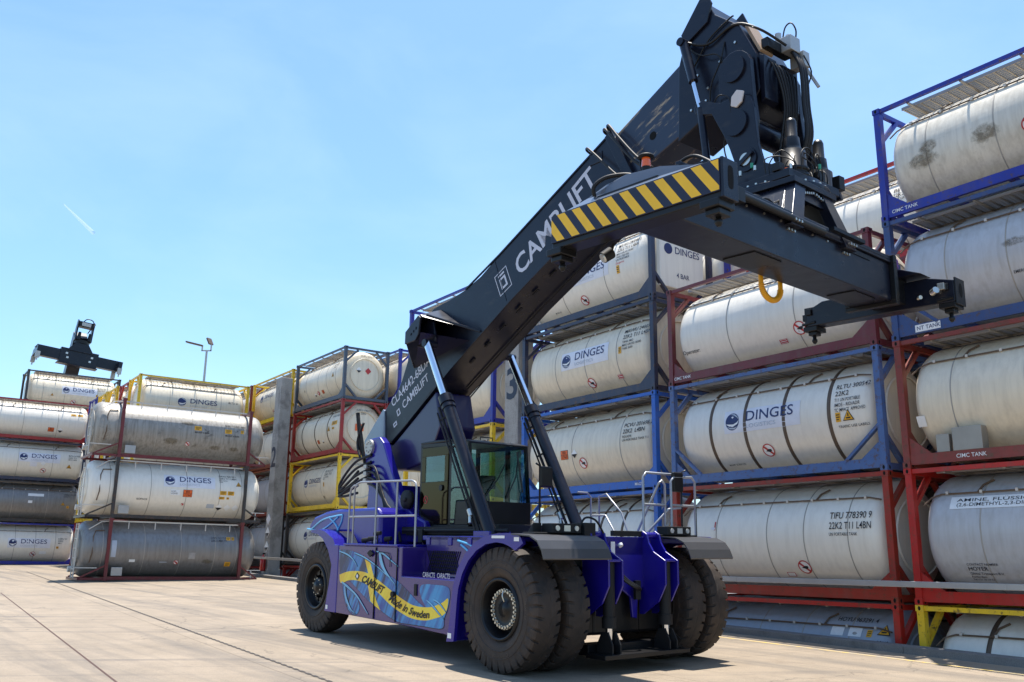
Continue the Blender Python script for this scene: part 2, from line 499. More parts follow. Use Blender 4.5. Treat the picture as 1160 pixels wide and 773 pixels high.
# ground: pavement up to the kerb, lower yard behind it
def sheet(name, vedge, side, zf, mat):
    mb = MB(); us = [300, 60, 30, 10, 0, -5, -12, -20, -30, -40, -50, -60, -75, -100, -300, -2000]
    vs = [vedge, vedge + side * 10, vedge + side * 25, vedge + side * 45, vedge + side * 80, vedge + side * 200, vedge + side * 2000]
    # exact slope breaks need fine rows, so add the line y = const breaks by dense sampling
    us2 = sorted(set(us + list(range(-110, 40, 5))))
    vs2 = sorted(set(vs + [vedge + side * k * 5 for k in range(0, 20)]))
    g = [[W(u, v) for v in vs2] for u in us2]
    pts = []; fs = []
    for r in g:
        for p in r: pts.append((p.x, p.y, zf(p.y)))
    n = len(vs2)
    for i in range(len(us2) - 1):
        for j in range(n - 1): fs.append((i * n + j, i * n + j + 1, (i + 1) * n + j + 1, (i + 1) * n + j))
    mb.add(pts, fs)
    return structure(mb.build(name, mat))
sheet('pavement', -.5, -1, gz, M_PAVE)
sheet('yard_ground', -.12, 1, yz, M_YARD)
mb = MB()
for i in range(-24, 5):
    u0, u1 = i * 5.0, i * 5.0 + 4.99
    a, b, c, d = W(u0, -.5), W(u1, -.5), W(u1, -.12), W(u0, -.12)
    k = lambda p: gz(p.y) + .13
    vs = [(p.x, p.y, k(p)) for p in (a, b, c, d)] + [(p.x, p.y, -2.2) for p in (a, b, c, d)]
    mb.add(vs, [(0, 1, 2, 3), (0, 4, 5, 1), (1, 5, 6, 2), (2, 6, 7, 3), (3, 7, 4, 0)])
structure(mb.build('kerb', M_KERB))
# worn yellow line beside the kerb, dark sealed joints in the slabs
M_FADED = None
def faded():
    m, nt, b = newmat('worn_yellow_line')
    v = objvec(nt, per_object=False)
    c = mixcol(nt, ramp(nt, noise(nt, 5, 8, v, .75), ((.42, 1.0), (.60, 0.0))), (.62, .42, .08), (.34, .30, .24))
    nt.links.new(c, b.inputs['Base Color']); setp(b, Roughness=.8); return m
M_FADED = faded()
def strip(name, p0, p1, w, mat, dz=.004, dash=None):
    mb = MB(); p0 = Vector(p0); p1 = Vector(p1); L = (p1 - p0).length; d = (p1 - p0) / L; n = Vector((-d.y, d.x, 0)) * (w / 2)
    step = dash[0] + dash[1] if dash else 2.0; ln = dash[0] if dash else 2.0
    t = 0
    while t < L:
        a = p0 + d * t; b = p0 + d * min(L, t + ln)
        vs = [a - n, b - n, b + n, a + n]
        mb.add([(q.x, q.y, gz(q.y) + dz) for q in vs], [(0, 1, 2, 3)])
        t += step
    return structure(mb.build(name, mat))
M_JOINT = plain('joint_sealant', (.05, .042, .036), .8)
strip('edge_line_marking', W(-26, -1.35), W(8, -1.35), .10, M_FADED)
strip('slab_joint', (-24.7, 48.2, 0), (-.4, 10.3, 0), .030, M_JOINT); strip('joint_patches', (-24.7, 48.2, 0), (-.4, 10.3, 0), .062, M_JOINT, .008, (.16, .11))
strip('slab_joint', (-16.9, 31.5, 0), (-2.6, 8.9, 0), .032, plain('rusty_joint_sealant', (.07, .032, .022), .8))

# ------------------------------------------------------------------ tank containers
TR = 1.175; TY, TZ_ = 1.219, 1.315
def on_tank(u, h, lift=.012, r=TR):
    rr = r + lift; a = h / r
    return (u, TY - math.cos(a) * rr, TZ_ + math.sin(a) * rr)
def patch(mb, u0, u1, h0, h1, mi=0, lift=.008, nu=1):
    n = max(2, int(abs(h1 - h0) / .06) + 1)
    vs = []
    for i in range(nu + 1):
        for j in range(n + 1): vs.append(on_tank(u0 + (u1 - u0) * i / nu, h0 + (h1 - h0) * j / n, lift))
    fs = [(i * (n + 1) + j, (i + 1) * (n + 1) + j, (i + 1) * (n + 1) + j + 1, i * (n + 1) + j + 1) for i in range(nu) for j in range(n)]
    mb.add(vs, fs, mi)
def disc(mb, u, h, r0, r1, mi=0, lift=.012, n=20, a0=0, a1=2 * math.pi):
    vs = []; fs = []
    for i in range(n + 1):
        a = a0 + (a1 - a0) * i / n
        for r in (r0, r1): vs.append(on_tank(u + math.cos(a) * r, h + math.sin(a) * r, lift))
    for i in range(n): fs.append((2 * i, 2 * i + 1, 2 * i + 3, 2 * i + 2))
    mb.add(vs, fs, mi)
def poly_on(mb, pts, mi=0, lift=.014): mb.add([on_tank(x, y, lift) for x, y in pts], [tuple(range(len(pts)))], mi)

def fname(): pass
_frames = {}
def frame_mesh(col, brace, L=6.058):
    key = (col, brace)
    if key in _frames: return _frames[key]
    mb = MB(); Wd = 2.438; h = H - .004
    for x in (0.015, L - .155):
        for y in (.015, Wd - .155): mb.box(x, x + .14, y, y + .14, .118, h - .118)
    for y in (.03, Wd - .11):
        mb.box(.15, L - .15, y, y + .08, h - .10, h - .015)
        mb.box(.15, L - .15, y, y + .08, .06, .26)
    for x in (.035, L - .125):
        mb.box(x, x + .09, .15, Wd - .15, h - .12, h - .02)
        mb.box(x, x + .09, .15, Wd - .15, .03, .16)
        for y, sy in ((.13, 1), (Wd - .13, -1)):
            for z, sz in ((.13, 1), (h - .13, -1)):
                mb.beam((x + .045, y, z + sz * .60), (x + .045, y + sy * .60, z), .085, .11, (1, 0, 0))
    for x in (1.4, 2.6, 3.5, 4.66):                 # cradle cross members
        mb.box(x, x + .08, .11, Wd - .11, .07, .17)
    for x in (.10, L - .75):                         # saddle gussets on the bottom rails
        for y in (.045, Wd - .095):
            if x < 1: mb.prism([(x + .04, .26), (x + .5, .26), (x + .04, .62)], y, y + .05)
            else: mb.prism([(x + .15, .26), (x + .61, .26), (x + .61, .62)], y, y + .05)
    if brace:
        for y in (.05, Wd - .09):
            mb.beam((.13, y + .02, .95), (1.0, y + .02, .22), .06, .10, (0, 1, 0))
            mb.beam((L - .13, y + .02, .95), (L - 1.0, y + .02, .22), .06, .10, (0, 1, 0))
    o = mb.build('frame', FR[col]); me = o.data; bpy.data.objects.remove(o)
    _frames[key] = me; return me
M_HOLE = plain('casting_hole', (.004, .004, .004), .9)
def cached(fn):
    st = {}
    def g(*a):
        if a not in st:
            o = fn(*a); st[a] = o.data; bpy.data.objects.remove(o)
        return st[a]
    return g
@cached
def casting_mesh(col):
    mb = MB(); mb.box(-.081, .081, -.089, .089, 0, .116)
    for sy in (-1, 1):
        mb.prism([(math.cos(a) * .028, .058 + math.sin(a) * .042) for a in [i * math.pi / 4 for i in range(8)]], sy * .0895, sy * .0915, 'y', 1)
    for sx in (-1, 1):
        mb.prism([(math.cos(a) * .028, .058 + math.sin(a) * .042) for a in [i * math.pi / 4 for i in range(8)]], sx * .0815, sx * .0835, 'x', 1)
    return mb.build('corner_casting', [FR[col], M_HOLE])
@cached
def shell_mesh(mat, kind):
    mb = MB()
    if kind == 'beam': a, b = -1.02, 6.55
    else: a, b = .17, 5.888
    e = [(0, 0.0001), (.012, .45), (.05, .82), (.11, 1.01), (.18, 1.10), (.27, 1.155), (.38, TR)]
    prof = [(a + t, r) for t, r in e] + [(b - t, r) for t, r in e[::-1]]
    full = []
    for i in range(len(prof) - 1):
        full.append(prof[i])
        if i == len(e) - 1:
            for k in range(1, 12): full.append((prof[i][0] + (prof[i + 1][0] - prof[i][0]) * k / 12, TR))
    full.append(prof[-1])
    mb.lathe(full, (0, TY, TZ_), (1, 0, 0), 72)
    for x, s in ((a, -1), (b, 1)):      # raised ring on the end cap
        mb.lathe([(s * -.035, .80), (s * .012, .79), (s * .012, .77), (s * -.02, .76)], (x, TY, TZ_), (1, 0, 0), 48)
    return mb.build('tank_shell', TK[mat])
@cached
def band_mesh(wide, mat):
    mb = MB(); w = .045 if wide else .011
    mb.lathe([(-w, TR - .002), (-w, TR + .007), (w, TR + .007), (w, TR - .002)], (0, TY, TZ_), (1, 0, 0), 72)
    return mb.build('cladding_band', mat)
@cached
def walkway_mesh():
    mb = MB()
    for y0 in (.34, 1.42):
        for k in range(9): mb.box(.5, 5.5, y0 + k * .075, y0 + k * .075 + .035, 2.515, 2.54)
        for k in range(26): mb.box(.5 + k * .195, .53 + k * .195, y0, y0 + .64, 2.50, 2.514)
        mb.box(.5, 5.5, y0 - .02, y0, 2.48, 2.545); mb.box(.5, 5.5, y0 + .64, y0 + .66, 2.48, 2.545)
    for x in (.75, 1.9, 3.1, 4.3, 5.3): mb.box(x, x + .05, .10, 2.33, 2.462, 2.499)
    return mb.build('walkway', M_WALK)
@cached
def manway_mesh():
    mb = MB()
    mb.box(2.5, 3.9, .98, 1.42, 2.40, 2.49); mb.cyl((3.2, 1.2, 2.38), (3.2, 1.2, 2.53), .20, .20, 20)
    return mb.build('manlid', M_GALV)
@cached
def pipe_mesh():
    mb = MB()
    P = lambda u, h: Vector(on_tank(u, h, .03))
    mb.tube([P(.28, .55), P(.40, .72), P(.6, .80), P(2.5, .82), P(5.4, .82), P(5.7, .75)], .017, 6)
    mb.tube([P(1.3, .82), P(1.35, 1.0), P(1.5, 1.15)], .02, 6); mb.tube([P(4.1, .82), P(4.15, 1.0), P(4.3, 1.15)], .02, 6)
    for k in range(8):
        q = P(.7 + k * .66, .82); mb.box(q.x - .025, q.x + .025, q.y - .03, q.y + .03, q.z - .025, q.z + .03, 1)
    return mb.build('steam_pipe', [M_PIPE, M_CLIP])

def logo(root, u, h, s=1.0, plate=True):
    """globe emblem and company lettering"""
    mb = MB()
    if plate: patch(mb, u - .28 * s, u + 2.12 * s, h - .30 * s, h + .30 * s, 1, .006, 2)
    disc(mb, u, h, 0.0, .225 * s, 0, .010, 28)
    # white swoosh and grey crescent across the globe
    pts = [(-.21, -.05), (-.10, -.115), (.04, -.13), (.17, -.075), (.225, .03), (.16, -.03), (.04, -.075), (-.10, -.065)]
    poly_on(mb, [(u + a * s, h + b * s) for a, b in pts], 2, .013)
    pts = [(-.19, -.12), (-.07, -.19), (.07, -.205), (.17, -.14), (.06, -.165), (-.08, -.15)]
    poly_on(mb, [(u + a * s, h + b * s) for a, b in pts], 3, .013)
    pts = [(-.08, .20), (.06, .20), (.17, .12), (.215, .03), (.15, .10), (.04, .165)]
    poly_on(mb, [(u + a * s, h + b * s) for a, b in pts], 3, .013)
    mb.build('logo', [M_NAVYINK, M_PALE, M_WHITE, M_GREYINK], root)
    mb = MB()
    put_text(mb, 'DINGES', .26 * s, lambda x, y: on_tank(u + .42 * s + x, h - .03 * s + y, .012), 1.5 * s, .010)
    put_text(mb, 'LOGISTICS', .10 * s, lambda x, y: on_tank(u + .44 * s + x, h - .21 * s + y, .012), .95 * s, 0, 0, 1)
    mb.build('lettering', [M_NAVYINK, M_GREYINK], root)
def lines(root, u, h, rows, name='lettering', mats=None, bold=.006):
    """rows: (text, cap height, width or None, material index)"""
    mb = MB(); y = h
    for r in rows:
        t, sz = r[0], r[1]; w = r[2] if len(r) > 2 else None; mi = r[3] if len(r) > 3 else 0
        put_text(mb, t, sz, lambda a, b, y=y, sz=sz: on_tank(u + a, y - sz + b, .013), w, bold, 0, mi)
        y -= sz * 1.5
    mb.build(name, mats or [M_INK, M_REDINK], root)
def nosmoke(root, u, h, r=.165):
    mb = MB()
    disc(mb, u, h, 0, r * .95, 1, .008, 24)
    disc(mb, u, h, r * .84, r, 0, .013, 28)
    k = r * .88 * .707; w = .018
    poly_on(mb, [(u - k - w, h + k - w), (u - k + w, h + k + w), (u + k + w, h - k + w), (u + k - w, h - k - w)], 0, .016)
    poly_on(mb, [(u - r * .5, h - .012), (u + r * .2, h - .045), (u + r * .55, h - .02), (u + r * .5, h + .03), (u + r * .1, h + .035), (u - r * .2, h + .01)], 2, .014)
    mb.build('no_smoking_sign', [M_REDINK, M_WHITE, M_INK], root)
def tri(root, u, h, s=.16):
    mb = MB()
    poly_on(mb, [(u - s, h - s * .8), (u + s, h - s * .8), (u, h + s * .9)], 0, .010)
    poly_on(mb, [(u - s * .8, h - s * .68), (u + s * .8, h - s * .68), (u, h + s * .70)], 1, .013)
    poly_on(mb, [(u - s * .10, h - s * .15), (u + s * .10, h - s * .15), (u + s * .06, h + s * .35), (u - s * .06, h + s * .35)], 0, .016)
    poly_on(mb, [(u - s * .38, h - s * .5), (u + s * .38, h - s * .5), (u + s * .38, h - s * .3), (u - s * .38, h - s * .3)], 0, .016)
    mb.build('warning_sign', [M_INK, M_AMBER], root)
def amber(root, u, h, w=.14, hh=.12):
    mb = MB(); patch(mb, u - w, u + w, h - hh, h + hh, 0)
    patch(mb, u - w * .7, u + w * .7, h - hh * .1, h + hh * .1, 1, .012); patch(mb, u - w * .7, u + w * .7, h + hh * .4, h + hh * .6, 1, .012)
    patch(mb, u - w * .7, u + w * .3, h - hh * .6, h - hh * .4, 1, .012)
    mb.build('label', [M_AMBER, M_INK], root)
def placard(root, u, h, top='80', bot='1760', s=1.0):
    mb = MB(); patch(mb, u - .2 * s, u + .2 * s, h - .16 * s, h + .16 * s, 1); patch(mb, u - .185 * s, u + .185 * s, h - .145 * s, h + .145 * s, 0, .011)
    patch(mb, u - .185 * s, u + .185 * s, h - .006, h + .006, 1, .014)
    put_text(mb, top, .10 * s, lambda x, y: on_tank(u - .09 * s + x, h + .025 + y, .015), .18 * s, 0, 0, 1)
    put_text(mb, bot, .10 * s, lambda x, y: on_tank(u - .15 * s + x, h - .12 * s + y, .015), .30 * s, 0, 0, 1)
    mb.build('placard', [M_ORANGE, M_INK], root)
def diamond(root, u, h, s=.16, kind='corrosive'):
    mb = MB()
    base = {'corrosive': 0, 'flammable': 2, 'plain': 0}[kind]
    poly_on(mb, [(u - s, h), (u, h - s), (u + s, h), (u, h + s)], base, .010)
    if kind == 'corrosive': poly_on(mb, [(u - s * .95, h - .01), (u, h - s * .98), (u + s * .95, h - .01)], 1, .014)
    elif kind == 'flammable': poly_on(mb, [(u - s * .2, h - s * .3), (u + s * .2, h - s * .3), (u + s * .28, h), (u, h + s * .5), (u - s * .25, h + .02)], 0, .014)
    mb.build('hazard_placard', [M_WHITE, M_INK, M_REDINK], root)
def sticker(root, u, h, w, hh, mat=None, txt=None):
    mb = MB(); patch(mb, u - w, u + w, h - hh, h + hh, 0)
    if txt:
        n = len(txt); sz = hh * 1.5 / n
        for i, t in enumerate(txt):
            put_text(mb, t, sz * .72, lambda x, y, i=i: on_tank(u - w * .92 + x, h + hh * .8 - sz * (i + 1) + y + sz * .1, .012), w * 1.84 if len(t) > 8 else None, .004, 0, 1)
    mb.build('label', [mat or M_WHITE, M_INK], root)
def rub_mat(name, col, amount):
    m, nt, b = newmat(name)
    g = nt.nodes.new('ShaderNodeTexCoord').outputs['Generated']
    gr = nt.nodes.new('ShaderNodeVectorMath'); gr.operation = 'SUBTRACT'; nt.links.new(g, gr.inputs[0]); gr.inputs[1].default_value = (.5, .5, .5)
    sq = nt.nodes.new('ShaderNodeVectorMath'); sq.operation = 'MULTIPLY'; nt.links.new(gr.outputs[0], sq.inputs[0]); sq.inputs[1].default_value = (2, 0, 2)
    ln = nt.nodes.new('ShaderNodeVectorMath'); ln.operation = 'LENGTH'; nt.links.new(sq.outputs[0], ln.inputs[0])
    fall = ramp(nt, ln.outputs['Value'], ((.35, 1.0), (.98, 0.0)))
    n = noise(nt, 7, 9, objvec(nt), .74, .5)
    th = nt.nodes.new('ShaderNodeMath'); th.operation = 'MULTIPLY'; nt.links.new(fall, th.inputs[0]); nt.links.new(n, th.inputs[1])
    al = ramp(nt, th.outputs[0], ((.30, 0.0), (.55, amount)))
    nt.links.new(al, b.inputs['Alpha'])
    c = mixcol(nt, noise(nt, 20, 5, objvec(nt)), tuple(x * .6 for x in col), col)
    nt.links.new(c, b.inputs['Base Color']); setp(b, Roughness=.7)
    return m
M_RUB = rub_mat('rubbed_dirt', (.24, .19, .12), .6)
def smudge(root, u, h, w, hh, seed=0):
    """rubbed-off placard: ragged soft-edged worn patch"""
    mb = MB(); patch(mb, u - w * 1.25, u + w * 1.25, h - hh * 1.7, h + hh * 1.7, 0, .007 + .0003 * (seed % 5), 3)
    mb.build('worn_mark', M_RUB, root)
def rail_text(root, t, u, mat=None, sz=.075, plate=None):
    mb = MB()
    if plate: mb.box(u - .03, u + plate, .020, .026, .09, .235, 1)
    put_text(mb, t, sz, lambda x, y: (u + x, .017, .125 + y), None, .008)
    mb.build('rail_lettering', [mat or M_WHITE, M_WHITE], root)

def hash_label(t): return sum((i + 1) * ord(ch) for i, ch in enumerate(t))
def container(pos, rz, frame, tank, label, group=None, brace=False, bands=None, seams=(1.25, 2.45, 3.6, 4.75), walk=True, pipe=True, marks=()):
    t = thing('tank_container', label, 'tank container', pos, rz, group)
    link('frame', frame_mesh(frame, brace), t)
    for x in (.081, 6.058 - .081):
        for y in (.089, 2.438 - .089):
            for z in (0.001, H - .12):
                c = link('corner_casting', casting_mesh(frame), t); c.location = (x, y, z)
    sh = link('tank_shell', shell_mesh(tank, 'box'), t)
    rs_ = random.Random(hash_label(label))
    if not bands: seams = rs_.choice([(1.25, 2.45, 3.6, 4.75), (1.7, 3.1, 4.5), (1.4, 2.9, 3.9, 5.0), (2.0, 4.0), (1.1, 2.5, 4.6)])
    for i, x in enumerate(bands or seams):
        c = link('cladding_band', band_mesh(bool(bands), M_BAND if bands else M_SEAM), sh); c.location = (x, 0, 0)
    if walk: link('walkway', walkway_mesh(), t); link('manlid', manway_mesh(), t)
    if pipe: link('steam_pipe', pipe_mesh(), t)
    for m in marks: m[0](t, *m[1:])
    return t

GW = 'tank containers stacked along the right-hand wall'
def wall_stack(u, v, ztop, specs):
    """specs from the top down"""
    for k, sp in enumerate(specs):
        sp = dict(sp)
        p = W(u, v, ztop - (k + 1) * H)
        container(p, WYAW, sp.pop('f'), sp.pop('t'), sp.pop('l'), GW, **sp)
def ID(u, h, a, b, extra=(), s=1.0):
    return (lines, u, h, [(a, .12 * s), (b, .12 * s)] + [(e, .065 * s) for e in extra])

# right-edge stack
wall_stack(0, 0, 11.68, [
 dict(f='royal_blue', t='stained', l='stained cream tank in a royal blue frame, topmost at the right edge, against the sky',
      marks=[(nosmoke, 3.15, -.28), (smudge, 1.0, -.25, .45, .18, 1), (smudge, 2.3, -.15, .4, .2, 2), (smudge, 1.15, .0, .3, .15, 5), (rail_text, 'CIMC TANK', .25)]),
 dict(f='slate_blue', t='grey', brace=True, l='pale grey tank with peeled label in a slate blue frame, second down at right edge',
      marks=[(smudge, 3.2, .15, .55, .14, 3), (smudge, 2.6, .12, .3, .1, 6), (lines, 2.5, -.42, [('EMERGENCY PULL CABLE TO CLOSE', .06, 1.2)]), (rail_text, 'NT TANK', .55, M_NAVYINK, .08, .5)]),
 dict(f='brown_red', t='cream', l='cream tank with two grey boxes on its brown red rail, middle of the right-edge stack',
      marks=[(sticker, .42, -.42, .09, .11, M_WHITE), (rail_text, 'CIMC TANK', 1.1)]),
 dict(f='scarlet', t='grey', l='grey white tank with a long white banner in a bright red frame at right edge',
      marks=[(sticker, 2.35, .60, 1.55, .13, M_WHITE, ['AMINE, FLÜSSIG, ÄTZEND, N.A.G.', '(2,6-DIMETHYL-2,3-DIHYDRO-1H-INDEN-1-AMIN)']),
             (lines, 1.0, -.55, [('CONTACT NUMBER', .045), ('HOYER', .08), ('Global Transport B.V.', .05), ('Rotterdam', .045), ('Tel +31 10 29 53', .04)]),
             (lines, 2.9, -.93, [('EMERGENCY PULL', .06)]), (sticker, 2.95, .02, .03, .10, M_REDINK)]),
 dict(f='yellow', t='white', bands=(1.25, 2.8, 4.6), l='white tank in a yellow frame half sunk behind the kerb at the right edge', marks=[]),
])
# stack under the spreader
wall_stack(-6.37, -.04, 9.09, [
 dict(f='maroon', t='white', l='white tank in a maroon frame directly below the spreader beam, topmost of its stack',
      marks=[(lines, .42, -.45, [('Operator:', .10)]), (nosmoke, 4.05, -.55), (sticker, 3.5, -.78, .11, .06, M_REDINK), (sticker, 3.5, -.78, .095, .048, M_WHITE), (rail_text, 'CIMC TANK', .2)]),
 dict(f='steel_blue', t='white', brace=True, bands=(1.35, 2.42, 3.55, 4.75), l='white tank with brown hoops and globe logo in a steel blue frame below the spreader',
      marks=[(logo, 2.05, .12, .92), (nosmoke, 2.95, -.66),
             (lines, 4.9, .62, [('RLTU 300542 1', .11, .93), ('22K2', .11), ('T11 UN PORTABLE', .075, .62), ('IMO5 - RID/ADR', .075, .62), ('TC IMPACT  APPROVED', .07, .75)]),
             (tri, 5.22, -.10, .14), (amber, 4.97, -.12, .06, .10), (lines, 4.95, -.30, [('TRAFIC USE LABELS', .055, .75)]), (lines, 1.6, -.93, [('MAWP  % 300/1135', .05, .5)])]),
 dict(f='orange_red', t='white', l='white tank in an orange red frame behind the left mudguard, above the guard rail',
      marks=[(lines, 4.55, .50, [('TIFU 778390 9', .145, 1.0), ('22K2 T11 L4BN', .145, 1.0), ('UN PORTABLE TANK', .065, .68)]), (nosmoke, 3.75, -.68),
             (sticker, 3.3, -.88, .11, .06, M_REDINK), (sticker, 3.3, -.88, .095, .048, M_WHITE), (sticker, 1.35, .28, .018, .10, M_REDINK), (sticker, 1.30, .22, .06, .025, M_PALE)]),
 dict(f='scarlet', t='bluegrey', l='blue grey tank in a red frame half sunk behind the kerb beside the dual tyres',
      marks=[(lines, 4.35, 1.08, [('HOYU 963291 4', .12, .95)]), (sticker, 4.45, .72, .15, .11, M_WHITE), (sticker, 4.87, .72, .15, .11, M_WHITE), (diamond, 4.45, .72, .10, 'plain'),
             (smudge, 4.87, .68, .08, .04, 9), (amber, 5.2, .70, .06, .08), (tri, 5.52, .80, .15), (lines, 5.40, .56, [('33K2', .09)])]),
])
# stack behind the left lifting cylinder
UP = [('MAWU 240062 3', '22K2 T11 L4BN')]
wall_stack(-12.95, -.03, 11.68, [
 dict(f='navy', t='white', l='white tank with a panelled end in a navy frame, topmost above the left lifting cylinder',
      marks=[(logo, 2.3, .05, .9), (nosmoke, 2.9, -.72), (lines, 4.55, .62, [('MAWU 240048 5', .11, .95), ('22K2 T11 L4BN', .10, .9), ('MAX GROSS 36000', .06), ('TARE 3560 KG', .06), ('UN PORTABLE', .06), ('Dangerous', .06, .35, 1)]),
             (amber, 4.62, -.18, .06, .12), (lines, 1.4, -.8, [('M 70-115', .05)])]),
 dict(f='navy', t='cream', l='cream tank with globe logo in a navy frame, second down above the left lifting cylinder',
      marks=[(logo, 2.25, .10, .9), (nosmoke, 3.2, -.72), (ID)(4.75, .62, 'MAWU 240054 0', '22K2 T11 L4BN', ('TANK IMO', 'MAX GROSS 36000', 'TARE 3690')), (amber, 4.66, .02, .06, .10), (sticker, 4.45, -.72, .10, .07, M_REDINK), (sticker, 4.45, -.72, .085, .058, M_WHITE)]),
 dict(f='bright_blue', t='cream', l='cream tank with an orange placard in a bright blue frame behind the left lifting cylinder',
      marks=[(placard, 2.15, -.12, '80', '1760', .85), (diamond, 2.62, -.12, .13), (nosmoke, 2.95, -.42), (ID)(4.7, .55, 'PCVU 201698 2', '22K2  L4BN', ('RID/ADR', 'UN PORTABLE TANK T11')), (rail_text, 'MAGYX', 5.2)]),
 dict(f='bright_blue', t='white', bands=(2.5, 3.7, 4.6), l='white tank in a bright blue frame just above the truck deck beside the silver ladder',
      marks=[(lines, 4.55, .20, [('RLTU 300758 8', .12, .98), ('22K2  T11', .10)])]),
 dict(f='red', t='white', l='lowest tank of the stack behind the left lifting cylinder, sunk behind the kerb'),
])
# stack behind the cab
wall_stack(-20.62, -.05, 11.70, [
 dict(f='royal_blue', t='cream', l='cream tank in a royal blue frame whose top corner shows above the boom'),
 dict(f='royal_blue', t='cream', l='cream tank in a dark blue frame seen under the boom between the two lifting cylinders',
      marks=[(nosmoke, 3.6, -.72), (lines, 4.0, .10, [('YCNT 021 35', .07), ('REMARKS', .05)]), (amber, 3.75, .42, .05, .06)]),
 dict(f='yellow', t='cream', l='cream tank in a yellow frame directly behind the cab roof', marks=[(logo, 1.6, .1)]),
 dict(f='yellow', t='white', l='white tank in a yellow frame seen through the cab windows'),
 dict(f='red', t='white', l='lowest tank of the stack behind the cab'),
])
# stack right of the pillar numbered 2
wall_stack(-35.33, 1.21, 12.08, [
 dict(f='grey_blue', t='cream', l='cream octagonal-ended tank in a grey blue frame, topmost right of the pillar numbered 2',
      marks=[(placard, 3.3, -.62, '336', '1230', .6), (diamond, 2.75, -.62, .14, 'flammable'), (diamond, 2.35, -.66, .11), (tri, 4.7, .05, .13), (smudge, 1.2, -.3, .1, .08, 12), (lines, 4.6, .62, [('EUPU 02', .10), ('22K2', .10)])]),
 dict(f='red', t='cream', bands=(1.3, 2.9, 4.4), l='cream tank with dark hoops in a red frame, second down beside the pillar numbered 2',
      marks=[(placard, 3.2, -.55, '80', '1760', .6), (diamond, 3.75, -.58, .10), (tri, 4.6, -.02, .15), (amber, 5.2, .2, .30, .10), (amber, 5.1, -.05, .12, .05), (lines, 4.8, .62, [('EURU 174237 9', .1, .9)])]),
 dict(f='yellow', t='cream', l='cream tank with globe logo in a yellow frame, third down beside the pillar numbered 2',
      marks=[(logo, 2.25, .05, .9, False), (lines, 4.3, .60, [('BLTU 2177', .11, .8), ('22K2 T11', .11, .8), ('UN PORTABLE', .06), ('IMO1', .06)]), (amber, 4.4, -.1, .06, .1), (smudge, 4.1, -.75, .15, .12, 13)]),
 dict(f='black', t='white', l='white tank with a globe logo in a black frame low behind the rear tyre',
      marks=[(logo, 2.6, .1, .9, False)]),
 dict(f='scarlet', t='grey', l='lowest tank in a red frame, mostly below the pavement beside the pillar numbered 2'),
])
# end markings on the octagonal tank ends of that stack
def end_marks(level, items):
    for o in [o for o in bpy.data.objects if o.get('category') == 'tank container' and level in o['label']]:
        mb = MB()
        for it in items:
            y, z, s, k = it[:4]; X = 5.888 + .018
            if k == 'text': put_text(mb, it[4], s, lambda a, b: (X - .012, y + a, z + b), None, .006, 0, 1)
            elif k == 'rect': mb.box(X - .012, X - .004, y - s, y + s, z - s * .75, z + s * .75, it[4])
            else:
                mb.prism([(y - s, z), (y, z - s), (y + s, z), (y, z + s)], X - .05, X, 'x', it[4])
                if k == 'cor': mb.prism([(y - s * .9, z - .01), (y, z - s * .95), (y + s * .9, z - .01)], X, X + .004, 'x', 1)
        mb.build('end_marking', [M_WHITE, M_INK, M_REDINK, M_ORANGE], o)
end_marks('topmost right of the pillar numbered 2', [(.86, 1.50, .14, 'cor', 0), (1.36, 1.50, .16, 'dia', 2), (.95, 2.18, .09, 'text', 'EUPU 020537 8')])
end_marks('second down beside the pillar numbered 2', [(1.05, 1.30, .22, 'rect', 3), (.85, 2.10, .09, 'text', 'EURU 174237 9'), (1.1, 1.95, .09, 'text', '22K2')])
end_marks('third down beside the pillar numbered 2', [(.85, 2.10, .09, 'text', 'BLTU 217745 0')])
# panelled end of the topmost container above the left cylinder
for o in [o for o in bpy.data.objects if o.get('category') == 'tank container' and 'with a panelled end' in o['label']]:
    mb = MB(); mb.prism([(.36, .40), (1.95, .40), (2.1, .52), (2.1, 1.75), (1.85, 2.05), (.55, 2.05), (.36, 1.85)], 5.86, 6.0, 'x'); mb.build('end_cover', TK['white'], o, .03)
    mb = MB()
    mb.prism([(.70 + math.cos(a) * .16, 1.52 + math.sin(a) * .16) for a in [i * math.pi / 9 for i in range(18)]], 6.002, 6.008, 'x', 0)
    put_text(mb, 'DINGES', .20, lambda x, y: (6.008, .95 + x, 1.42 + y), .98, .01)
    put_text(mb, '4 BAR', .14, lambda x, y: (6.008, 1.0 + x, .72 + y), .5, .01)
    mb.build('end_marking', M_NAVYINK, o)
# boxes on the rail of the cream tank at the right edge
for o in [o for o in bpy.data.objects if o.get('category') == 'tank container' and 'two grey boxes on' in o['label']]:
    mb = MB(); mb.box(.72, .98, .035, .15, .262, .60); mb.build('document_box', M_WALK, o, .008)
    mb = MB(); mb.box(1.05, 1.62, .03, .26, .262, .70); mb.build('valve_box', M_WALK, o, .008)

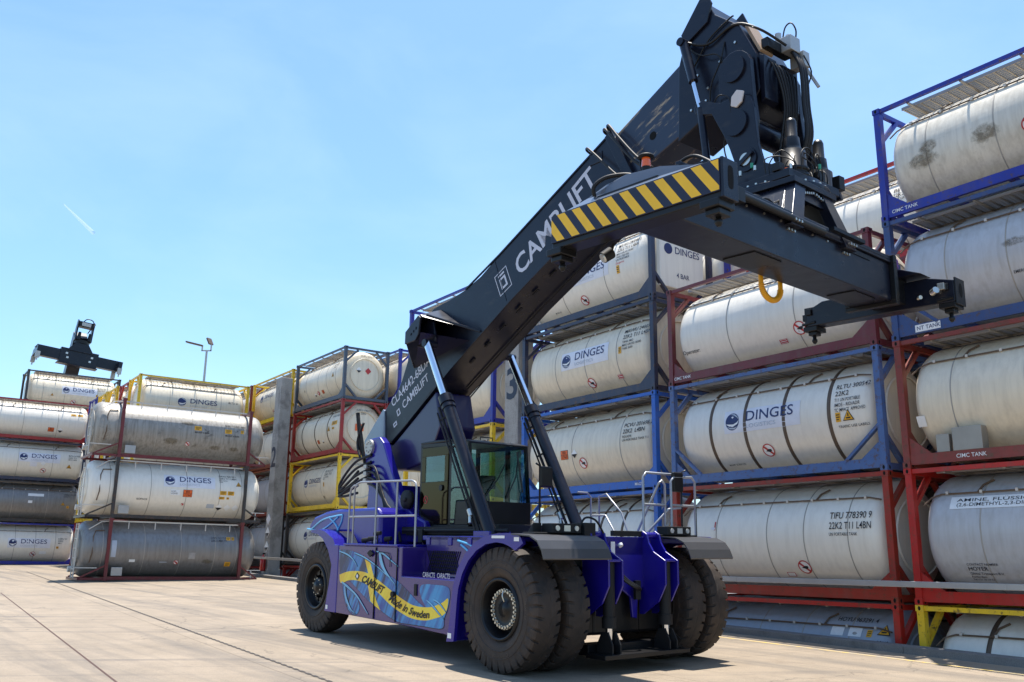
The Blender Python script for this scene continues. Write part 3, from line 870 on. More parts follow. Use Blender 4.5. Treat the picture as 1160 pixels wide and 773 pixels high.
# left of pillar 2
wall_stack(-41.75, 1.15, 11.98, [
 dict(f='yellow', t='cream', l='cream tank with globe logo in a yellow frame, topmost left of the pillar numbered 2',
      marks=[(logo, 1.5, .2, .9, False), (lines, 4.2, .6, [('BLTU 2177', .11), ('22K2 T11', .11)]), (nosmoke, 3.1, -.7, .12), (amber, 4.35, .1, .05, .08)]),
 dict(f='brown_red', t='white', l='white tank in a brown red frame, second down just left of the pillar numbered 2', marks=[(amber, 4.0, .3, .07, .14), (lines, 4.0, .7, [('SUTU 25', .1)])]),
 dict(f='brown_red', t='grey', l='grey tank in a brown red frame, third down just left of the pillar numbered 2', marks=[(lines, 3.9, .5, [('EXFU 55', .1), ('22K2', .1)])]),
 dict(f='black', t='grey', l='grey tank in a black frame just above the pavement left of the pillar numbered 2'),
 dict(f='red', t='grey', l='lowest tank just left of the pillar numbered 2, below the pavement'),
])
wall_stack(-48.15, 1.15, 12.02, [
 dict(f='brown_red', t='white', l='white tank in a brown red frame, topmost behind the right end of the overhanging tanks'),
 dict(f='red', t='steel', l='steel tank in a red frame showing its end behind the overhanging tanks, second down'),
 dict(f='red', t='white', l='white tank in a red frame behind the overhanging tanks, third from the top'),
 dict(f='maroon', t='grey', l='grey tank in a maroon frame behind the overhanging tanks, second from the bottom'),
 dict(f='black', t='grey', l='lowest grey tank of the stack behind the overhanging tanks'),
])
# second row seen above and behind the front row
wall_stack(-6.0, 2.75, 11.75, [
 dict(f='scarlet', t='white', l='white tank with a red top rail in the second row, beside the slewing motors',
      marks=[(lines, 4.6, .62, [('BLTU 20', .12), ('22K2 T11', .10), ('MAX GROSS', .06), ('IMO1', .07)]), (tri, 5.0, -.02, .18), (lines, 4.95, -.25, [('4 BAR', .12)])]),
 dict(f='red', t='white', l='second tank down in the second row behind the spreader'),
 dict(f='steel_blue', t='white', l='third tank down in the second row behind the spreader'),
 dict(f='maroon', t='white', l='fourth tank down in the second row behind the spreader'),
 dict(f='black', t='white', l='lowest tank in the second row behind the spreader'),
])
wall_stack(-12.7, 2.75, 11.70, [
 dict(f='royal_blue', t='white', l='white tank in a royal blue frame, second row, its end visible under the spreader beam'),
 dict(f='red', t='white', l='second tank down in the second row behind the left cylinder stack'),
])
wall_stack(-34.9, 3.95, 12.25, [
 dict(f='royal_blue', t='cream', l='cream tank in a royal blue frame, second row, peeping out left of the boom'),
 dict(f='red', t='cream', l='second tank down in the second row beside the boom foot'),
 dict(f='yellow', t='cream', l='third tank down in the second row beside the boom foot'),
 dict(f='black', t='cream', l='fourth tank down in the second row beside the boom foot'),
])

wall_stack(.35, 2.75, 11.75, [
 dict(f='navy', t='cream', l='topmost tank of the second row behind the right-edge stack'),
 dict(f='brown_red', t='cream', l='second tank down in the second row behind the right-edge stack'),
 dict(f='navy', t='cream', l='third tank down in the second row behind the right-edge stack'),
 dict(f='red', t='cream', l='fourth tank down in the second row behind the right-edge stack'),
 dict(f='black', t='cream', l='lowest tank of the second row behind the right-edge stack'),
])
# ---- stacks on the left, square to the wall
GL = 'tank containers stacked at the left'
def sq_stack(u, v, zbase, specs, group=GL):
    n = len(specs)
    for k, sp in enumerate(specs):
        sp = dict(sp); p = S(u, v, zbase + (n - 1 - k) * H)
        container(p, SA, sp.pop('f'), sp.pop('t'), sp.pop('l'), group, **sp)
sq_stack(-3.05, 23.0, 1.42, [
 dict(f='red', t='white', l='white tank with orange placard in a dark red frame, topmost of the left-edge front row',
      marks=[(placard, 3.65, -.55, '80', '2734', .9), (diamond, 4.2, -.55, .17), (amber, 4.9, .55, .16, .08), (amber, 5.3, .55, .16, .08), (lines, 5.3, .35, [('22K2 T11', .06)])]),
 dict(f='navy', t='white', l='white tank with globe logo in a navy frame at left edge, below the red one',
      marks=[(logo, 2.3, .2, 1.0), (nosmoke, 3.5, -.62), (lines, 4.9, .5, [('BLTU 217658 0', .10, .8), ('22K2 T11', .09), ('IMO1 L4BN', .07)]), (tri, 4.98, -.25, .15), (diamond, 3.45, -.15, .15, 'plain'), (sticker, 2.9, -.25, .2, .13, M_PALE)]),
 dict(f='black', t='steel', l='dark steel tank in a black frame at the left edge, above the lowest white one',
      marks=[(sticker, 3.3, .45, .45, .09, M_WHITE), (tri, 4.9, -.05, .13), (lines, 4.9, .6, [('LGEU 20125', .10), ('22K2 T11', .08)]), (sticker, 3.0, .0, .12, .08, M_WHITE), (amber, 5.2, -.25, .07, .07)]),
 dict(f='royal_blue', t='white', l='white tank with a globe logo on a royal blue frame, lowest at the left edge',
      marks=[(logo, 2.35, .05, 1.0), (nosmoke, 3.55, -.65), (sticker, 4.1, -.55, .2, .10, M_WHITE), (lines, 4.9, .4, [('LGEU 21', .10), ('22K2', .10), ('IMO1', .07)]), (amber, 4.9, -.2, .07, .07)]),
])
# a fifth stack of the row behind it, one container higher
T5 = [('black', 'cream', 'cream tank with globe logo in a black frame, highest at left, under the distant spreader',
       [(logo, 2.55, .1, .95), (nosmoke, 3.1, -.7), (lines, 4.55, .5, [('BLTU 21', .11), ('22K2 T11', .09)]), (tri, 1.7, -.3, .10), (amber, 4.55, -.1, .06, .08)])]
for k, c in enumerate(('red', 'navy', 'black', 'yellow')):
    T5.append((c, 'white', 'hidden tank %s under the highest black framed one at the left' % ('first', 'second', 'third', 'fourth')[k], []))
sq_stack(-.75, 27.0, 1.50, [dict(f=a, t=b, l=c, marks=d) for a, b, c, d in T5])
# rows between, only their left ends and the first one's top side showing
rows = [(2.45, 8.6, 'yellow', 'cream'), (2.55, 11.3, 'red', 'white'), (2.45, 14.0, 'yellow', 'cream'), (2.45, 16.7, 'yellow', 'white'), (2.45, 19.4, 'royal_blue', 'white')]
nth = ['nearest', 'second', 'third', 'fourth', 'farthest']
under = [['yellow', 'red', 'black'], ['black', 'yellow', 'red'], ['yellow', 'navy', 'red'], ['red', 'yellow', 'black'], ['navy', 'yellow', 'red']]
for i, (u, v, c, t) in enumerate(rows):
    g = S(u, v); zb = gz(g.y) + .05
    cw = c.replace('_', ' ')
    first = dict(f=c, t=t, l='topmost tank in a %s frame, %s of the five rows behind the overhanging tanks' % (cw, nth[i]))
    if i == 0:
        first['l'] = 'cream tank with a globe logo in a yellow frame showing above the overhanging tanks'
        first['marks'] = [(logo, 2.35, -.02, 1.0, False), (lines, 4.9, .25, [('BLTU 21', .11)])]
    sp = [first]
    for k, c2 in enumerate(under[i]):
        sp.append(dict(f=c2, t='white', l='%s tank down in the %s of the five rows behind the overhanging tanks' % (('second', 'third', 'fourth')[k], nth[i])))
    sq_stack(u, v, zb, sp, 'tank containers in the rows behind the overhanging tanks')

# overhanging swap tanks, three high, on the pavement
def swap_tank(z, frame, tank, label, marks, brown=False):
    t = thing('swap_tank', label, 'tank container', S(0, 0, z), SA, 'overhanging tanks stacked three high on the pavement')
    f = FR[frame]; mb = MB(); Wd = 2.438; L = 5.82
    for x in (0, L - .13):
        for y in (-.03, Wd - .10):
            mb.box(x, x + .13, y, y + .13, .06, H - .06)
            mb.box(x - .02, x + .15, y - .02, y + .15, .0, .10); mb.box(x - .02, x + .15, y - .02, y + .15, H - .105, H - .003)
        mb.box(x + .02, x + .11, .1, Wd - .1, .02, .14); mb.box(x + .02, x + .11, .1, Wd - .1, H - .14, H - .03)
    for y in (0, Wd - .08):
        mb.box(.13, L - .13, y, y + .08, .03, .17)
        mb.box(-1.0, -.02, y, y + .07, .02, .12); mb.box(L + .02, L + .78, y, y + .07, .02, .12)
        mb.beam((.03, y + .04, .62), (-.95, y + .04, .12), .06, .08, (0, 1, 0)); mb.beam((L - .03, y + .04, .62), (L + .75, y + .04, .12), .06, .08, (0, 1, 0))
    mb.box(-1.02, -.95, 0, Wd, .02, .12); mb.box(L + .72, L + .79, 0, Wd, .02, .12)
    mb.build('frame', f, t)
    sh = link('tank_shell', shell_mesh(tank, 'beam'), t)
    for x in (-.15, 1.55, 3.1, 4.6, 5.6):
        c = link('cladding_band', band_mesh(False, M_SEAM), sh); c.location = (x, 0, 0)
    mb = MB()                                   # top rail with short stanchions
    mb.box(.2, 5.6, .16, .20, 2.44, 2.50)
    for x in (.8, 1.9, 3.0, 4.1, 5.2): mb.box(x, x + .035, .13, .165, 2.16, 2.49)
    mb.tube([(.2, .18, 2.47), (-.3, .12, 2.42), (-.75, .2, 2.1)], .022, 6)
    mb.build('top_rail', M_CLIP, t)
    mb = MB()                                   # steps and pipework at the left end
    P = lambda u, h: Vector(on_tank(u, h, .03))
    mb.tube([P(-.1, .8), P(-.45, .78), P(-.55, .5), P(-.55, -.2), P(-.6, -.6)], .022, 6, 0)
    mb.build('pipework', [M_PIPE, M_CLIP], t); mb = MB()
    for z_ in (.45, .9, 1.3, 1.7, 2.1): mb.box(-1.12, -1.06, .55, 1.0, z_, z_ + .03, 1)
    mb.box(-1.12, -1.07, .52, .55, .1, 2.35, 1); mb.box(-1.12, -1.07, 1.0, 1.03, .1, 2.35, 1)
    mb.build('ladder', [M_PIPE, M_CLIP], t)
    mb = MB(); mb.cyl((-1.2, 1.3, .45), (-1.0, 1.3, .45), .12, .12, 16); mb.build('outlet_valve', M_CLIP, t)
    mb = MB(); mb.box(-1.15, -.3, .02, .06, .50, .535); mb.build('side_bar', M_CLIP, t)
    mb = MB(); mb.box(6.0, 6.75, .02, .06, .44, .475); mb.box(6.3, 6.34, .02, .06, .12, .44); mb.build('side_bar', M_CLIP, t)
    mb = MB(); mb.box(.28, .72, .02, .14, .20, .55); mb.build('valve_box', M_GALV, t, .01)
    link('manlid', manway_mesh(), t)
    for m in marks: m[0](t, *m[1:])
SZ = gz(SO.y) + .04
swap_tank(SZ + 2 * H, 'maroon', 'dirty_steel', 'dirty steel tank in a maroon frame, topmost of the three overhanging tanks',
    [(smudge, 2.2, -.45, .5, .18, 21), (smudge, 4.2, -.6, .35, .12, 22), (smudge, 5.1, -.6, .3, .12, 23), (smudge, 2.9, .45, .45, .1, 24), (amber, 3.35, .25, .16, .10), (amber, 4.75, .22, .16, .10), (amber, 5.4, .25, .07, .08),
     (lines, 4.6, .55, [('RHEU 712429 LBBH', .09, .95)]), (lines, 3.2, .10, [('MAWP 4 BAR', .08)]), (lines, 4.6, .06, [('MAWP 4 BAR', .08)]), (nosmoke, 2.95, -.5, .10)])
swap_tank(SZ + H, 'black', 'white', 'white tank with a globe logo and orange placard, middle of the three overhanging tanks',
    [(logo, 2.35, .42, .95), (placard, 3.15, -.12, '80', '1760', 1.0), (sticker, 2.6, -.10, .20, .12, M_WHITE, ['ACID', 'LIQUID']), (amber, 4.75, -.02, .15, .09), (amber, 5.1, -.02, .15, .09), (amber, 4.7, -.25, .13, .06), (amber, 4.98, -.25, .06, .05),
     (tri, 5.45, .42, .13), (lines, 4.55, .85, [('DAVU 725120 1', .09, .8), ('22K2 T11 L4BH', .09, .8), ('MAX GROSS', .05), ('TARE', .05)]),
     (diamond, 4.65, -.70, .17), (diamond, 5.03, -.70, .17, 'plain'), (diamond, 5.4, -.70, .17, 'plain'), (sticker, 4.25, -.66, .17, .10, M_GREYINK), (nosmoke, 3.0, -.62, .06), (lines, 1.0, -.42, [('ISOPACK', .08)])])
swap_tank(SZ, 'maroon', 'steel', 'grey steel tank on a maroon frame, lowest of the three overhanging tanks on the pavement',
    [(lines, 4.4, .62, [('DAVU 721173 0', .09, .7), ('22K2 L4BH T1', .09, .7)]), (amber, 5.2, .55, .09, .08), (amber, 5.4, .55, .06, .08), (nosmoke, 2.95, -.55, .10), (sticker, 1.1, -.5, .12, .06, M_WHITE), (amber, 5.25, -.62, .13, .11),
     (smudge, 4.3, -.5, .35, .12, 31), (sticker, .3, .0, .10, .35, M_GREYINK), (sticker, 3.6, -.25, .14, .14, M_WORN), (sticker, 2.4, -.55, .16, .02, M_GREYINK)])

# ------------------------------------------------------------------ pillars, guard rail, lamp
def pillar(u, v, top, digit, label, extras=False):
    p = W(u, v, 0); base = yz(p.y); t = thing('concrete_pillar', label, 'pillar', (p.x, p.y, base), WYAW, 'numbered concrete pillars')
    mb = MB(); mb.box(-.38, .38, -.30, .30, 0, top - base)
    mb.build('shaft', M_PILLAR, t, .02)
    mb = MB(); mb.box(-.42, .42, -.34, .34, gz(p.y) - base - .2, gz(p.y) - base + .35); mb.build('plinth', M_PILLAR, t, .02)
    z0 = 7.2 - base if not extras else 6.6 - base
    mb = MB(); put_text(mb, digit, 1.0, lambda x, y: (-.33 + x, -.306, z0 + y), .66, .03); mb.build('number', M_STRIPEDARK, t)
    if extras:
        for k, zz in enumerate((3.95, 3.3, 2.6)):
            mb = MB(); s = .27; mb.prism([(-s, zz - base), (0, zz - s - base), (s, zz - base), (0, zz + s - base)], -.325, -.305, 'y', 0)
            if k: mb.prism([(-s * .8, zz - .03 - base), (0, zz - s * .85 - base), (s * .8, zz - .03 - base)], -.33, -.3255, 'y', 1)
            mb.build('hazard_placard', [M_WHITE if k else M_PALE, M_INK], t)
        e = thing('fire_extinguisher', 'red fire extinguisher hanging on the pillar numbered 2', 'fire extinguisher', W(u + .05, v - .46, 1.42), WYAW)
        mb = MB(); mb.lathe([(0, .001), (0, .12), (.06, .14), (.62, .14), (.72, .09), (.76, .035), (.80, .035), (.80, .001)], (0, 0, 0), (0, 0, 1), 20); mb.build('cylinder_body', M_EXT, e)
        mb = MB(); mb.box(-.03, .03, -.03, .10, .80, .88); mb.tube([(0, .04, .82), (.14, .04, .78), (.17, .02, .45), (.16, 0, .2)], .015, 6, 0, None, 4); mb.build('valve_and_hose', M_HOSE, e)
pillar(-34.9, .45, 11.2, '2', 'weathered concrete pillar painted with a 2 and hung with hazard placards', True)
pillar(-13.62, .35, 11.45, '3', 'weathered concrete pillar painted with a 3, right of the cab')
pillar(9.1, .35, 11.45, '4', 'concrete pillar just outside the right edge')
g = thing('guard_rail', 'long grey steel guard rail running along the kerb in front of the stacks', 'guard rail', W(-13, -.42, 0), WYAW)
mb = MB()
def grz(u): return 1.70 if u > -16 else 1.70 + (-(u + 16)) * .020
pts = [-41, -36.3, -30, -23, -16, -10, -4, 2, 9]
for a, b in zip(pts[:-1], pts[1:]):
    mb.beam((a + 13, 0, grz(a) - 0), (b + 13, 0, grz(b)), .05, .11)
mb.build('rail', M_GALV, g, .008)
for u in (-34.9, -13.62, 9.1):
    mb = MB(); mb.box(u + 13 - .05, u + 13 + .05, .03, .50, grz(u) - .05, grz(u) + .05); mb.build('bracket', M_GALV, g)
lp = thing('lamp_post', 'tall slim lamp post with two floodlight heads against the sky', 'lamp post', (-20.6, 60.0, gz(60)), 0)
mb = MB(); mb.cyl((0, 0, 0), (0.0, 0, 14.1), .13, .07, 14); mb.box(-.35, .30, -.04, .04, 14.08, 14.16); mb.box(-.36, -.28, -.04, .04, 14.1, 14.45); mb.box(.24, .32, -.04, .04, 14.1, 14.55); mb.build('pole', M_GALV, lp)
mb = MB(); mb.beam((-.3, 0, 14.45), (-1.45, 0, 14.72), .30, .10); mb.build('lamp_head', M_BAND, lp, .02)
mb = MB(); mb.beam((.25, 0, 14.55), (.02, .1, 15.0), .42, .12); mb.build('lamp_head', M_BAND, lp, .02)
# contrail high in the sky
ct = MB()
def sky_pt(px, py, d):
    x = (px - 580) / F_PX; zc = -(py - 386.5) / F_PX
    return Vector((x * d, (math.cos(PITCH) - zc * math.sin(PITCH)) * d, (math.sin(PITCH) + zc * math.cos(PITCH)) * d))
a, b = sky_pt(70, 238, 7000), sky_pt(104, 270, 6400)
ct.tube([a + (b - a) * i / 8 for i in range(9)], 4, 8, 0, 14)
M_CON = plain('ice_cloud', (.85, .87, .9), 1.0)
M_CON.node_tree.nodes['Principled BSDF'].inputs['Alpha'].default_value = .16
o = ct.build('contrail', M_CON); o['label'] = 'short thin white contrail in the clear blue sky'; o['category'] = 'contrail'

# ------------------------------------------------------------------ the reach stacker (x forward, y to its left, z up; origin on the ground under the front axle)
TYAW = R(-51.284); T0 = Vector((1.555, 15.853, .3963))
tx = Vector((math.cos(TYAW), math.sin(TYAW), 0)); ty_ = Vector((-math.sin(TYAW), math.cos(TYAW), 0))
tx = (tx + Vector((0, 0, .025 * tx.y))).normalized(); ty_ = (ty_ + Vector((0, 0, .025 * ty_.y))).normalized()
tz = tx.cross(ty_).normalized()
rs = thing('reach_stacker', 'huge blue and black reach stacker with raised boom standing on the concrete yard', 'reach stacker')
rs.matrix_world = Matrix(((tx.x, ty_.x, tz.x, T0.x), (tx.y, ty_.y, tz.y, T0.y), (tx.z, ty_.z, tz.z, T0.z), (0, 0, 0, 1)))

# --- tyres and wheels
def tyre_mesh(name, Wt=.50, Ro=.94, lugs=34):
    """axis along y, centred; deep shoulder lugs"""
    mb = MB(); h = Wt / 2
    #  (y, r, groove drop, swing)
    prof = [(-h * .62, .445, 0), (-h * .80, .47, 0), (-h * .97, .56, 0), (-h * 1.0, .66, 0), (-h * .99, .74, 0), (-h * .96, .80, .012), (-h * .955, .83, .02), (-h * .93, .885, .045), (-h * .86, Ro - .014, .05),
            (-h * .62, Ro - .004, .030), (-h * .46, Ro, .0), (-h * .22, Ro + .003, 0), (0, Ro + .004, 0)]
    full = prof + [(-y, r, d) for y, r, d in prof[-2::-1]]
    steps = []
    for k in range(lugs):
        a0 = k / lugs
        steps += [(a0, 0), (a0 + .72 / lugs, 0), (a0 + .77 / lugs, 1), (a0 + .95 / lugs, 1)]
    n = len(steps); m = len(full); vs = []
    for a, gr in steps:
        for j, (y, r, d) in enumerate(full):
            # the two shoulders are staggered by half a lug and the grooves slant
            off = (0 if j <= m // 2 else .5 / lugs) + (abs(y) / h) * .35 / lugs
            ang = 2 * math.pi * (a + off)
            rr = r - (d if gr else 0)
            yy = y * (1 - (.03 if gr and d else 0))
            vs.append((math.cos(ang) * rr, yy, math.sin(ang) * rr))
    fs = []; sm = []
    for i in range(n):
        for j in range(m - 1):
            fs.append((i * m + j, i * m + j + 1, ((i + 1) % n) * m + j + 1, ((i + 1) % n) * m + j))
    mb.add(vs, fs, 0, False)
    for i, f in enumerate(mb.f):
        j = i % (m - 1)
        mb.sm[i] = j < 5 or j > m - 7
    # raised rings on the sidewall
    for s in (-1, 1):
        mb.lathe([(s * h * .985, .60), (s * (h * 1.0 + .006), .607), (s * (h * 1.0 + .006), .615), (s * h * .99, .622)], (0, 0, 0), (0, 1, 0), 64)
        mb.lathe([(s * h * .985, .72), (s * (h * 1.0 + .004), .725), (s * (h * 1.0 + .004), .73), (s * h * .985, .735)], (0, 0, 0), (0, 1, 0), 64)
    o = mb.build(name, M_TYRE); me = o.data; bpy.data.objects.remove(o); return me
TYRE = tyre_mesh('tyre')
def side_letters():
    mb = MB()
    def arc(s, a0, r, size):
        v, f, w = text_geo(s, size, .01)
        mb.add([(math.cos(a0 - x / r) * (r + y), -.256, math.sin(a0 - x / r) * (r + y)) for x, y in v], f)
    arc('Continental', R(112), .655, .055); arc('18.00 - 33', R(20), .655, .045); arc('Continental', R(-60), .655, .055); arc('TUBELESS', R(205), .655, .04)
    o = mb.build('sidewall_lettering', plain('worn_rubber_lettering', (.075, .055, .042), .7)); me = o.data; bpy.data.objects.remove(o); return me
LETT = side_letters()
def rim_meshes():
    out = {}
    mb = MB()    # deep dished drive rim, open towards -y
    mb.lathe([(-.20, .475), (-.235, .46), (-.235, .43), (-.215, .415), (-.12, .405), (-.08, .385), (.0, .37), (.02, .33), (.02, .001)], (0, 0, 0), (0, 1, 0), 56)
    mb.lathe([(-.225, .452), (-.243, .446), (-.243, .438), (-.225, .432)], (0, 0, 0), (0, 1, 0), 56)
    out['rim'] = mb
    mb = MB()
    mb.lathe([(.05, .325), (-.10, .322), (-.115, .31), (-.115, .235), (-.11, .225), (-.11, .10), (-.13, .09), (-.13, .001)], (0, 0, 0), (0, 1, 0), 40)
    out['hub'] = mb
    mb = MB()
    for k in range(26):
        a = 2 * math.pi * k / 26; c = (math.cos(a) * .275, -.115, math.sin(a) * .275)
        mb.cyl(c, (c[0], -.155, c[2]), .022, .020, 6)
        mb.cyl((c[0], -.11, c[2]), (c[0], -.122, c[2]), .031, .031, 10)
    mb.tube([(.0, -.16, .27), (.02, -.19, .20), (.05, -.17, .12), (.02, -.16, .14)], .012, 6, 0, None, 4)
    out['wheel_nuts'] = mb
    mb = MB()    # rear steering hub: planet carrier with blocks round it
    mb.lathe([(-.215, .475), (-.245, .46), (-.245, .43), (-.20, .41), (-.10, .395), (-.03, .34), (-.03, .001)], (0, 0, 0), (0, 1, 0), 56)
    out['rear_rim'] = mb
    mb = MB()
    mb.lathe([(-.03, .20), (-.16, .19), (-.19, .15), (-.19, .10), (-.23, .09), (-.23, .001)], (0, 0, 0), (0, 1, 0), 32)
    for k in range(10):
        a = 2 * math.pi * k / 10; c = Vector((math.cos(a) * .275, 0, math.sin(a) * .275)); 
        mb.beam(c + Vector((0, -.03, 0)), c + Vector((0, -.13, 0)), .10, .07, (math.cos(a), 0, math.sin(a)))
    out['rear_hub'] = mb
    mb = MB()
    for k in range(20):
        a = 2 * math.pi * (k + .5) / 20; c = (math.cos(a) * .335, -.03, math.sin(a) * .335); mb.cyl(c, (c[0], -.075, c[2]), .017, .015, 6)
        a = 2 * math.pi * k / 20; c = (math.cos(a) * .17, -.16, math.sin(a) * .17)
        if k % 2: mb.cyl(c, (c[0], -.205, c[2]), .014, .014, 6)
    out['rear_nuts'] = mb
    mats = {'rim': M_BLACK, 'hub': M_BLACK, 'wheel_nuts': M_BOLT, 'rear_rim': M_BLACK, 'rear_hub': M_BLACK, 'rear_nuts': M_BOLT}
    res = {}
    for k, v in out.items():
        o = v.build(k, mats[k]); res[k] = o.data; bpy.data.objects.remove(o)
    return res
RIM = rim_meshes()
def wheel(parent, x, y, z, rot, side, kind='front', outer=True, name='drive_wheel'):
    """side -1: outer face towards -y, +1: towards +y"""
    w = bpy.data.objects.new(name, None); COL.objects.link(w); w.parent = parent; w.location = (x, y, z)
    w.rotation_euler = (0, rot, 0) if side < 0 else (0, rot, math.pi)
    link('tyre', TYRE, w)
    if kind == 'front':
        link('rim', RIM['rim'], w)
        if outer: link('hub', RIM['hub'], w); link('wheel_nuts', RIM['wheel_nuts'], w)
    else:
        link('rim', RIM['rear_rim'], w); link('hub', RIM['rear_hub'], w); link('wheel_nuts', RIM['rear_nuts'], w)
    if outer: link('sidewall_lettering', LETT, w)
    return w
for s in (-1, 1):
    wheel(rs, 0, s * 1.955, .94, .1, s)
    wheel(rs, 0, s * 1.355, .94, .25, s, outer=False)
    wheel(rs, -7.0, s * 1.465, .94, .05, s, 'rear', name='steering_wheel')

# --- chassis
mb = MB()
mb.box(-7.9, -.35, -.62, .62, .75, 1.75)                       # main frame box
mb.build('main_frame', M_BLUE, rs, .02)
mb = MB(); mb.box(-.40, .34, -1.1, 1.1, .5, 1.35); mb.box(-.3, .36, -.55, .55, .5, 1.7); mb.build('drive_axle', M_BLACK, rs, .05)
mb = MB(); mb.box(-7.3, -6.7, -1.25, 1.25, .6, 1.2); mb.build('steering_axle', M_BLACK, rs, .05)
mb = MB()                                                     # side tank body with a step niche
side_poly = [(-5.62, 1.82), (-5.62, .50), (-3.3, .46), (-1.55, .40), (-1.12, .42), (-1.12, 1.30), (-3.22, 1.30), (-3.22, 1.82)]
mb.prism(side_poly, -1.92, -.95)
mb.box(-3.22, -1.0, -1.40, -.95, 1.30, 2.03)
mb.build('side_tank', M_PURPLE, rs, .015)
mb = MB(); mb.prism([(x, z) for x, z in side_poly], .95, 1.92); mb.box(-3.22, -1.0, .95, 1.40, 1.30, 2.03); mb.build('side_tank', M_PURPLE, rs, .015)
mb = MB()                                                     # mesh grille and non-slip step in the niche
for i in range(15): mb.beam((-3.15 + i * .06, -1.408, 1.36), (-2.95 + i * .06, -1.408, 1.76), .012, .012)
for i in range(15): mb.beam((-2.95 + i * .06, -1.412, 1.36), (-3.15 + i * .06, -1.412, 1.76), .012, .012)
mb.build('grille', M_MATT, rs)
mb = MB()
for i in range(2): put_text(mb, 'CARACTS', .085, lambda x, y, i=i: (-2.55 + i * .45 + x, -1.90, 1.315 + y), .38, .01)
mb.build('step_lettering', M_SILVERTXT, rs)
mb = MB()                                                     # deck
mb.box(-5.4, -3.35, -1.95, -.62, 1.822, 1.86); mb.box(-3.35, .25, -1.40, -.62, 1.95, 2.03); mb.box(-3.35, .25, .62, 1.95, 1.95, 2.03); mb.box(-5.4, -3.35, .62, 1.95, 1.822, 1.86)
mb.box(-4.2, .50, -.62, .62, 1.752, 2.05)
for x in (-3.2, -2.5, -1.9, -1.3): mb.box(x, x + .12, -1.42, -1.40, 1.86, 2.0)
mb.build('deck', M_BLUE, rs, .01)
mb = MB(); mb.box(-4.6, -1.9, -.98, -.72, 2.032, 2.12); mb.box(-4.7, -1.9, -1.02, -.99, 2.06, 2.20); mb.box(-2.7, -1.9, -.7, .7, 2.055, 2.25); mb.tube([(-4.6, -1.05, 2.13), (-1.2, -1.05, 2.13)], .035, 8); mb.box(-3.95, -3.8, -1.12, -1.02, 1.9, 2.15); mb.build('cab_rail', M_MATT, rs, .008)
# rear: counterweight hood, arches
mb = MB()
hood = [(-7.86, 2.08), (-7.82, 2.25), (-7.6, 2.42), (-7.1, 2.52), (-6.6, 2.56), (-4.9, 2.58), (-4.75, 2.45), (-4.75, 1.83), (-5.62, 1.83), (-5.9, 2.08)]
mb.prism(hood, -1.50, -.615); mb.build('engine_hood', M_BLUE, rs, .06)
mb = MB(); mb.prism(hood, .615, 1.50); mb.build('engine_hood', M_BLUE, rs, .06)
mb = MB()
mb.prism([(-8.35, .8), (-8.35, 2.2), (-8.1, 2.36), (-7.0, 2.5), (-6.2, 2.5), (-6.2, 1.7), (-7.9, .8)], -.61, .61)
mb.build('counterweight', M_BLUE, rs, .06)
mb = MB()
for s in (-1, 1):
    mb = MB(); y0, y1 = (s * 1.50, s * 1.84)
    pts_o = [(-7.05, 2.12), (-6.75, 2.14), (-6.45, 2.10), (-6.05, 1.95), (-5.80, 1.65), (-5.68, 1.2), (-5.60, .5)]
    pts_i = [(-7.05, 2.07), (-6.75, 2.04), (-6.50, 1.94), (-6.24, 1.72), (-6.06, 1.42), (-6.02, 1.05), (-6.12, .5)]
    for i in range(len(pts_o) - 1):
        mb.prism([pts_i[i], pts_o[i], pts_o[i + 1], pts_i[i + 1]], min(y0, y1), max(y0, y1))
    mb.build('rear_arch', M_BLUE, rs)
mb = MB(); mb.prism([(-6.10, .5), (-5.93, 1.2), (-5.85, 1.83), (-5.62, 1.83), (-5.62, .5)], -1.93, -1.845); mb.build('rear_arch_post', M_BLUE, rs, .015)
mb = MB(); mb.box(-6.03, -5.95, -1.937, -1.931, .55, .63); mb.build('sticker', M_WHITE, rs)
# front wheel arch panels
def arch(s):
    mb = MB(); C = (0, .94); ang = [62, 68, 74, 80, 90, 105, 120, 135, 150, 165, 178]
    inner = [(C[0] + math.cos(R(a)) * 1.0, C[1] + math.sin(R(a)) * 1.0) for a in ang] + [(-1.03, .60), (-1.06, .38)]
    outer = [(.66, 1.93), (.60, 2.02), (.50, 2.07), (.25, 2.08)] + [(C[0] + math.cos(R(a)) * 1.15, C[1] + math.sin(R(a)) * 1.13) for a in ang[4:]] + [(-1.20, .60), (-1.26, .36)]
    y0, y1 = sorted((s * 2.20, s * 2.26))
    for i in range(len(inner) - 1): mb.prism([inner[i], outer[i], outer[i + 1], inner[i + 1]], y0, y1)
    # return lip over the tyre, folded inwards
    y0, y1 = sorted((s * 1.42, s * 2.20))
    for i in range(3, len(outer) - 1):
        a, b = outer[i], outer[i + 1]; k = .975
        mb.prism([a, b, (b[0] * k, (b[1] - .94) * k + .94), (a[0] * k, (a[1] - .94) * k + .94)], y0, y1)
    o = mb.build('front_arch', M_BLUE, rs)
    mb = MB(); y = s * 2.262
    mb.box(-1.22, -1.12, min(y, y + s * .004), max(y, y + s * .004), .42, .50); mb.box(.45, .57, min(y, y + s * .004), max(y, y + s * .004), 1.96, 2.02); mb.box(-.1, .22, min(y, y + s * .004), max(y, y + s * .004), 2.00, 2.04)
    mb.build('sticker', M_WHITE, rs)
arch(-1); arch(1)
